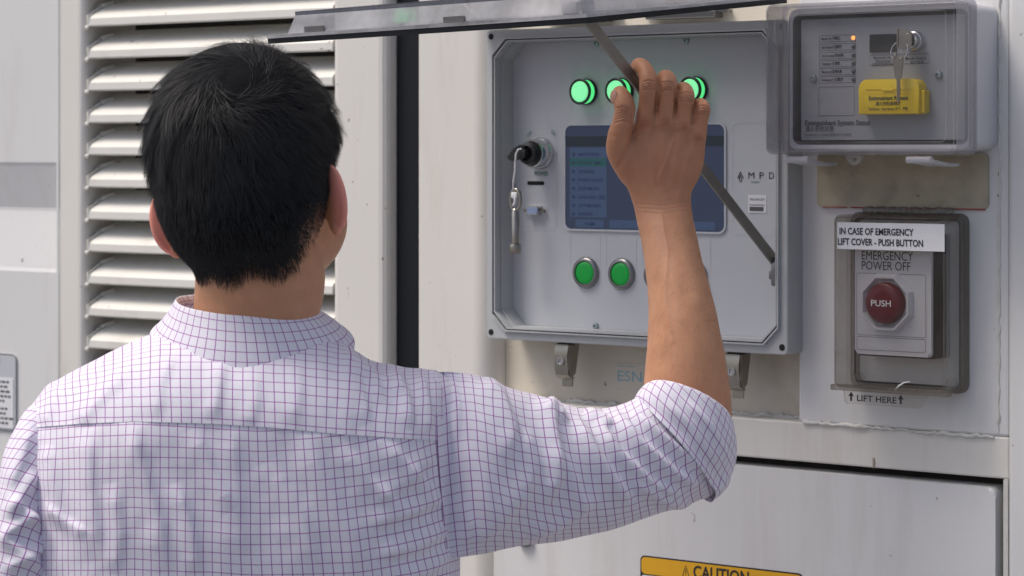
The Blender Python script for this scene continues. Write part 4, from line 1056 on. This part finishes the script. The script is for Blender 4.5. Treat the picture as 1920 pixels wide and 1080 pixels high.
def mixn(f, a, c):
    m_ = nt.nodes.new("ShaderNodeMix"); m_.data_type = 'RGBA'; L(f, m_.inputs[0])
    if isinstance(a, tuple): m_.inputs[6].default_value = (*a, 1)
    else: L(a, m_.inputs[6])
    m_.inputs[7].default_value = (*c, 1); return m_.outputs[2]
WHITE = (.765, .75, .83)
k1 = mixn(mth('MULTIPLY', lu, v=.94), WHITE, (.27, .045, .33)); k2 = mixn(mth('MULTIPLY', lv, v=.88), k1, (.33, .075, .35)); L(k2, b.inputs["Base Color"])
wv = nt.nodes.new("ShaderNodeTexNoise"); wv.inputs["Scale"].default_value = 1400; tcn = nt.nodes.new("ShaderNodeTexCoord"); L(tcn.outputs["Object"], wv.inputs["Vector"])
bp = nt.nodes.new("ShaderNodeBump"); bp.inputs["Strength"].default_value = .15; bp.inputs["Distance"].default_value = .0005; L(wv.outputs["Fac"], bp.inputs["Height"]); L(bp.outputs[0], b.inputs["Normal"])
M['check'] = cm
def gauss_folds(P, folds, nrm):
    x, y = to_px(P); d = np.zeros(x.shape)
    for pl, wpx, h in folds:
        best = np.full(x.shape, 1e9); tt = np.zeros(x.shape); m_ = len(pl)-1; sgn = np.zeros(x.shape)
        for i, ((a, b_), (c, e_)) in enumerate(zip(pl, pl[1:])):
            L2 = (c-a)**2+(e_-b_)**2; t = ((x-a)*(c-a)+(y-b_)*(e_-b_))/L2; tc = np.clip(t, 0, 1)
            q = np.hypot(x-a-tc*(c-a), y-b_-tc*(e_-b_)); up_ = q < best
            best = np.where(up_, q, best); tt = np.where(up_, (i+tc)/m_, tt)
            sgn = np.where(up_, np.sign((x-a)*(e_-b_)-(y-b_)*(c-a)), sgn)
        fade = np.clip(np.minimum(tt, 1-tt)*5, .12, 1)
        # a fold: steep on one side, long on the other
        we = np.where(sgn > 0, wpx*.80, wpx*1.65)
        d += h*np.exp(-(best/we)**2)*fade
    return d
def grid_normals(P):
    gu = np.gradient(P, axis=1); gv = np.gradient(P, axis=0); n_ = np.cross(gu, gv); n_ /= np.linalg.norm(n_, axis=2)[:, :, None]+1e-12
    return n_
def grid_faces(nr, nc, wrap=False):
    i = np.arange(nr-1)[:, None]; j = np.arange(nc if wrap else nc-1)[None, :]; j2 = (j+1) % nc
    return np.stack([i*nc+j, i*nc+j2, (i+1)*nc+j2, (i+1)*nc+j], -1).reshape(-1, 4)
def nz2(P, s, off=0.):
    flatp = P.reshape(-1, 3); return np.array([noise.noise(Vector((p[0]*s[0]+off, p[1]*s[1], p[2]*s[2]))) for p in flatp]).reshape(P.shape[:2])

XL, XR = 28., 862.
ridge_pts = np.array([(28, 842), (40, 800), (60, 762), (90, 726), (150, 690), (220, 655), (290, 624), (345, 612), (420, 612), (520, 612), (600, 618), (650, 640), (668, 660), (700, 679), (760, 690), (820, 694), (850, 720), (862, 800)], float)
yoke_pts = np.array([(28, 802), (60, 800), (150, 793), (250, 788), (400, 792), (520, 800), (640, 812), (740, 819), (830, 824), (862, 826)], float)
nxc = 300; XS = np.linspace(XL, XR, nxc); XS = XL+(XR-XL)*(.5-.5*np.cos(np.linspace(0, math.pi, nxc)))*.35+.65*(XS-XL)
rid = np.interp(XS, ridge_pts[:, 0], ridge_pts[:, 1]); 
ker = np.exp(-np.linspace(-2, 2, 13)**2); ker /= ker.sum(); rid = np.convolve(np.pad(rid, 6, 'edge'), ker, 'valid')
yok = np.interp(XS, yoke_pts[:, 0], yoke_pts[:, 1]); yok = np.maximum(yok, rid+6)
xi = (XS-XL)/(XR-XL)
Tx = .118*np.sqrt(np.maximum(1-np.abs(2*xi-1)**np.where(xi > .5, 4.2, 2.7), 0))
dmid = 2.475+.004*(xi-.5)
def back_depth(X, Y, r, T, dm, sgn=-1):
    s = np.clip((Y-r)/215., 0, 1); prof = np.sqrt(np.maximum(1-(1-s)**2.2, 0))
    low = np.clip((Y-1000)/600, 0, 1)
    return dm+sgn*T*prof*(1-.18*low)
def torso_part(y0, y1, nr, pw, sgn=-1, ybot=None):
    tau = np.linspace(0, 1, nr)[:, None]**pw
    Y = y0[None, :]+(y1[None, :]-y0[None, :])*tau; X = np.repeat(XS[None, :], nr, 0)
    D = back_depth(X, Y, rid[None, :], Tx[None, :], dmid[None, :], sgn)
    return np.stack([(X-960)/F*D-PB[0], D-PB[1], 1.6-(Y-HOR)/F*D], -1), X, Y
def arcuv(P, rowref):
    gu = np.linalg.norm(np.diff(P, axis=1), axis=2); u = np.concatenate([[0], np.cumsum(gu[rowref])]); u -= u[nxc//2]
    gv = np.linalg.norm(np.diff(P, axis=0), axis=2); v = np.concatenate([np.zeros((1, P.shape[1])), np.cumsum(gv, axis=0)])
    return np.repeat(u[None, :], P.shape[0], 0), v
folds_yoke = [([(250, 690), (180, 760), (150, 800)], 14, .0022), ([(330, 660), (300, 720), (290, 790)], 16, .0018), ([(420, 670), (408, 730), (402, 792)], 14, .0022), ([(560, 672), (560, 730), (548, 800)], 18, .0016),
              ([(640, 655), (690, 700), (720, 760)], 12, .0036), ([(660, 680), (670, 730), (690, 800)], 14, .0026), ([(735, 690), (760, 740), (770, 810)], 10, .0034), ([(700, 700), (725, 720), (760, 735)], 8, .0022),
              ([(120, 720), (100, 760), (80, 800)], 12, .0020), ([(480, 690), (478, 760), (470, 800)], 14, .0012), ([(790, 700), (800, 760), (808, 815)], 8, .0024)]
folds_back = [([(165, 800), (172, 900), (185, 1060)], 16, .0030), ([(250, 795), (262, 860), (300, 980), (310, 1080)], 17, .0030), ([(360, 800), (395, 880), (440, 960)], 16, .0026), ([(430, 800), (440, 900), (450, 1080)], 22, .0022),
              ([(560, 810), (610, 900), (660, 1000), (690, 1080)], 18, .0030), ([(500, 860), (560, 960), (600, 1080)], 18, .0022), ([(640, 830), (690, 900), (760, 960)], 15, .0028), ([(720, 830), (770, 880), (815, 930)], 13, .0026),
              ([(815, 850), (760, 905), (700, 940)], 13, .0022), ([(832, 930), (770, 960), (690, 985)], 13, .0030), ([(842, 990), (780, 1025), (700, 1045)], 14, .0030), ([(850, 1035), (800, 1070), (740, 1090)], 12, .0028),
              ([(90, 830), (100, 900), (120, 1000)], 13, .0030), ([(330, 900), (360, 1000), (370, 1080)], 15, .0024), ([(215, 900), (225, 1000), (215, 1080)], 14, .0024), ([(80, 940), (130, 980), (170, 1000)], 10, .0022)]
SV, SF, SUV = [], [], []
def sadd(P, f, u, v):
    o = sum(len(a) for a in SV); SV.append(P.reshape(-1, 3)); SF.append(f+o); SUV.append(np.stack([u.ravel(), v.ravel()], -1))
# yoke
P, X, Y = torso_part(rid, yok+2.5, 90, 1.6); N = grid_normals(P); N = np.where(N[..., 1:2] > 0, -N, N)
u, v = arcuv(P, -1); v = v-v[-1:, :]
dd = 1.25*gauss_folds(P, folds_yoke, N)+.0009*nz2(P, (28, 28, 14))+.0005*nz2(P, (80, 60, 60), 5)
u = u+.0016*nz2(P, (14, 14, 20), 3)+.00012*(X-445)*(Y-800)/400*.10; v = v+.0014*nz2(P, (16, 16, 20), 8)
P2 = P+N*(dd+.0010)[..., None]; sadd(P2, grid_faces(*P.shape[:2]), u, v)
# thickness of the yoke's lower edge
edge = np.stack([P2[-1], P2[-1]+N[-1]*-.0020]); sadd(edge, grid_faces(2, nxc), np.repeat(u[-1:], 2, 0), np.repeat(v[-1:], 2, 0))
# back panel to the hem
yb = np.full(nxc, 1105.); yh = np.full(nxc, 1760.)
P, X, Y = torso_part(yok, yb, 150, 1.0); N = grid_normals(P); N = np.where(N[..., 1:2] > 0, -N, N)
u, v = arcuv(P, 0); shear = np.clip((X-420)/440, 0, 1)
u = u*1.14-.20*shear*(Y-800)/F*2.4+.0018*nz2(P, (9, 9, 14), 3)+.003; v = v+.0020*nz2(P, (12, 12, 18), 8)+.11*np.clip((X-480)/400, 0, 1)**1.5*np.clip(1-(Y-800)/900, 0, 1)*.45
dd = 1.3*gauss_folds(P, folds_back, N)+.0013*nz2(P, (26, 26, 9))+.0006*nz2(P, (70, 60, 50), 5)
crisp = np.clip((Y-yok[None, :])/14, 0, 1); P2 = P+N*(dd*crisp)[..., None]; sadd(P2, grid_faces(*P.shape[:2]), u, v)
ulast, vlast = u[-1], v[-1]
Q, X, Y = torso_part(yb, yh, 40, 1.0); off = (P2[-1]-Q[0])*np.linspace(1, 0, 40)[:, None, None]; Q = Q+off
uq, vq = arcuv(Q, 0); sadd(Q, grid_faces(*Q.shape[:2]), np.repeat(ulast[None, :], 40, 0), vq+vlast[None, :])
# front
P, X, Y = torso_part(rid, yh, 70, 1.3, sgn=+1); u, v = arcuv(P, 30); sadd(P, grid_faces(*P.shape[:2]), u, v)
# sleeves: rings A (top or outer) and B (bottom or inner) in the photo, depth, reach towards the viewer
def sleeve(rows, n_st, n_ang, folds, seedoff, amp=.0016, tilt=0, vshift=0, under=None):
    S = catmull(rows, n_st); A = np.array([PP(r[0], r[1], r[4]) for r in S]); B = np.array([PP(r[2], r[3], r[4]) for r in S]); bb = S[:, 5]; tl = S[:, 6]
    th = np.linspace(0, 2*math.pi, n_ang, endpoint=True); c = (A+B)/2; h = (A-B)/2
    wv_ = np.stack([np.zeros(n_st), -bb, tl*bb], -1)
    ca_ = np.sign(np.cos(th))*np.abs(np.cos(th))**.92; sa_ = np.sign(np.sin(th))*np.abs(np.sin(th))**.85
    P = c[:, None]+h[:, None]*ca_[None, :, None]+wv_[:, None]*sa_[None, :, None]
    gu = np.linalg.norm(np.diff(P, axis=1), axis=2); u = np.concatenate([np.zeros((n_st, 1)), np.cumsum(gu, axis=1)], 1)
    gv = np.linalg.norm(np.diff(P, axis=0), axis=2); v = np.concatenate([np.zeros((1, n_ang)), np.cumsum(gv, axis=0)])+vshift
    N = grid_normals(P); cc = P-c[:, None]; N = np.where((N*cc).sum(2)[..., None] < 0, -N, N)
    dd = 1.7*gauss_folds(P, folds, N)+amp*nz2(P, (22, 22, 22), seedoff)+.0004*nz2(P, (50, 50, 50), seedoff+3)
    u = u+.0016*nz2(P, (14, 14, 14), seedoff+9); v = v+.0016*nz2(P, (14, 14, 14), seedoff+13)
    return P, N, dd, u, v
rs = [(814, 698, 840, 1046, 2.458, .058, 0), (880, 702, 905, 1037, 2.470, .068, 0), (950, 726, 985, 1021, 2.490, .066, 0), (1020, 746, 1060, 1010, 2.510, .063, .02), (1080, 763, 1140, 994, 2.528, .060, .05),
      (1130, 766, 1220, 968, 2.545, .056, .12), (1165, 760, 1285, 945, 2.556, .053, .22), (1188, 752, 1335, 926, 2.563, .052, .32), (1200, 752, 1352, 905, 2.566, .050, .40)]
fs = [([(842, 705), (858, 760), (850, 850)], 9, .0026), ([(905, 705), (935, 740), (960, 800), (950, 870)], 13, .0034), ([(1004, 745), (1030, 775), (1040, 830), (1042, 900), (1020, 950)], 12, .0046), ([(1022, 752), (1045, 765), (1058, 790)], 8, .0040),
      ([(1075, 775), (1110, 840), (1150, 900), (1190, 950)], 11, .0040), ([(1115, 785), (1160, 850), (1220, 905), (1290, 930)], 10, .0042), ([(1150, 770), (1200, 830), (1265, 885), (1325, 910)], 10, .0044), ([(1180, 765), (1240, 815), (1290, 855), (1335, 895)], 9, .0040),
      ([(1040, 830), (1075, 900), (1095, 960)], 13, .0030), ([(1000, 900), (940, 980), (880, 1020)], 15, .0026), ([(860, 820), (900, 900), (930, 990)], 18, .0022), ([(985, 800), (1000, 870), (985, 930)], 15, .0024),
      ([(1130, 930), (1060, 980), (980, 1010)], 11, .0026), ([(1180, 900), (1240, 935), (1300, 945)], 8, .0030), ([(1095, 768), (1125, 780), (1150, 800)], 7, .0030), ([(855, 930), (880, 980), (870, 1025)], 12, .0024)]
P, N, dd, u, v = sleeve(rs, 150, 130, fs, 20)
# the sleeve head lies on the back panel's armhole, then frees itself
def snap(P, n_on, k_on, off):
    fx_, fy_ = to_px(P); fq_ = np.minimum(fx_, 846.); r_ = np.interp(fq_, XS, rid); T_ = np.interp(fq_, XS, Tx); dm_ = np.interp(fx_, XS, dmid)
    D_ = back_depth(fq_, fy_, r_, T_, dm_)-off
    wgt = np.clip(1-(np.arange(P.shape[0])-n_on)/k_on, 0, 1)[:, None]; wgt = wgt*wgt*(3-2*wgt)
    near = np.clip((dm_+.004-(P[..., 1]+PB[1]))/.02, 0, 1); wgt = wgt*near
    Q = P.copy(); D0 = P[..., 1]+PB[1]; D1 = D0*(1-wgt)+D_*wgt
    Q[..., 0] = (P[..., 0]+PB[0])/D0*D1-PB[0]; Q[..., 1] = D1-PB[1]; Q[..., 2] = 1.6+(P[..., 2]-1.6)/D0*D1
    return Q
P = snap(P, 2, 34, .0016); dd = dd*np.clip(np.arange(150)/14, .12, 1)[:, None]
P2 = P+N*dd[..., None]
lean = np.linspace(0, 1, 150)[:, None]
sadd(P2, grid_faces(150, 130), v+.004, u+.0035+.012*lean)
# stitched armhole ridge
for row, hgt in ((0, 0),): pass
ls = [(72, 752, 92, 752, 2.475, .012, 0), (54, 766, 104, 758, 2.474, .030, 0), (34, 796, 116, 800, 2.472, .044, 0), (13, 850, 118, 860, 2.468, .052, 0), (-2, 920, 112, 930, 2.462, .057, 0), (-14, 1000, 116, 1000, 2.458, .058, 0), (-26, 1090, 118, 1085, 2.456, .058, 0), (-50, 1250, 112, 1245, 2.452, .055, 0), (-70, 1500, 95, 1500, 2.45, .052, 0)]
fl_ = [([(62, 800), (45, 860), (20, 920)], 10, .0026), ([(70, 880), (45, 930), (15, 980)], 10, .0034), ([(72, 960), (40, 985), (5, 1010)], 9, .0040), ([(20, 930), (50, 960), (75, 990)], 9, .0034), ([(0, 1000), (40, 1030), (85, 1075)], 10, .0036), ([(85, 1020), (50, 1050), (10, 1070)], 9, .0034)]
P, N, dd, u, v = sleeve(ls, 120, 110, fl_, 40, amp=.0024); sadd(P+N*dd[..., None], grid_faces(120, 110), u+.20*(v)+.002, v+.002-.25*u)
shirt = nobj('shirt', np.concatenate(SV), np.concatenate(SF), 'check', person, uv=np.concatenate(SUV))
# rolled cuff round the elbow: outer face, rim, and back down inside
rc_ = [(1190, 757, 1338, 938, 2.564, .0560, .34), (1188, 752, 1362, 905, 2.565, .0585, .38), (1192, 744, 1378, 868, 2.567, .0590, .42), (1198, 738, 1380, 838, 2.570, .0580, .46), (1203, 736, 1376, 812, 2.572, .0560, .50), (1207, 737, 1373, 803, 2.573, .0535, .50),
       (1210, 744, 1366, 810, 2.572, .0490, .48), (1212, 760, 1350, 850, 2.570, .0460, .45)]
cfold = [([(1240, 745), (1300, 800), (1355, 880)], 9, .0018), ([(1215, 760), (1280, 830), (1345, 915)], 8, .0026), ([(1280, 745), (1335, 800), (1370, 870)], 9, .0018), ([(1310, 905), (1340, 915), (1365, 890)], 8, .0030)]
P, N, dd, u, v = sleeve(rc_, 70, 120, cfold, 60, amp=.0012); fadeq = np.linspace(1, 0, 70)[:, None]**.5
nobj('cuff', (P+N*(dd*fadeq)[..., None]).reshape(-1, 3), grid_faces(70, 120), 'check', shirt, uv=np.stack([(u+.002).ravel(), v.ravel()], -1))
# collar: stand and fall, rings from the fold down to the loose lower edge
cl = [(338, 571, 588, 582, 2.462, .062, -.06), (330, 560, 596, 583, 2.462, .0660, -.10), (325, 566, 606, 588, 2.462, .0690, -.12), (314, 585, 626, 604, 2.462, .0745, -.22), (298, 606, 648, 626, 2.462, .0800, -.32), (282, 624, 664, 644, 2.462, .0850, -.42), (281, 626, 665, 646, 2.462, .0835, -.43)]
S = catmull(cl, 60); n_ang = 160; A = np.array([PP(r[0], r[1], r[4]) for r in S]); B = np.array([PP(r[2], r[3], r[4]) for r in S]); th = np.linspace(0, 2*math.pi, n_ang)
c = (A+B)/2; h = (A-B)/2; wv_ = np.stack([np.zeros(60), -S[:, 5], S[:, 6]*S[:, 5]], -1)
far = np.where(np.sin(th) < 0, .75, 1.0)
P = c[:, None]+h[:, None]*np.cos(th)[None, :, None]+wv_[:, None]*(np.sin(th)*far)[None, :, None]
N = grid_normals(P); N = np.where((N*(P-c[:, None])).sum(2)[..., None] < 0, -N, N)
gu = np.linalg.norm(np.diff(P[30], axis=0), axis=1); u = np.repeat(np.concatenate([[0], np.cumsum(gu)])[None, :], 60, 0)
gv = np.linalg.norm(np.diff(P, axis=0), axis=2); v = np.concatenate([np.zeros((1, n_ang)), np.cumsum(gv, axis=0)])
P = P+N*(.0009*nz2(P, (25, 25, 25), 70))[..., None]
nobj('collar', P.reshape(-1, 3), grid_faces(60, n_ang), 'check', shirt, uv=np.stack([u.ravel(), (v+.003).ravel()], -1))
# trousers and shoes, below the picture's edge
BV, BF = [], []
hipx = PP(455, 1700, 2.475)[0]; hz_ = .94
limb([(hipx, .015, hz_+.06, .155, .105), (hipx, .015, hz_-.04, .172, .118), (hipx, .015, hz_-.12, .165, .110)], n=32)
for s in (-1, 1): limb([(hipx+s*.085, .015, hz_-.06, .088, .095), (hipx+s*.09, .02, .55, .068, .072), (hipx+s*.095, .02, .46, .062, .066), (hipx+s*.10, .01, .06, .055, .060)], n=24)
nobj('trousers', BV, BF, 'trouser', person)
BV, BF = [], []
for s in (-1, 1): limb([(hipx+s*.10, -.06, .045, .036, .040), (hipx+s*.10, .02, .05, .040, .046), (hipx+s*.11, .12, .035, .046, .030), (hipx+s*.115, .18, .028, .036, .022)], n=20, ref=(0, 0, 1))
nobj('shoes', BV, BF, 'black', person)
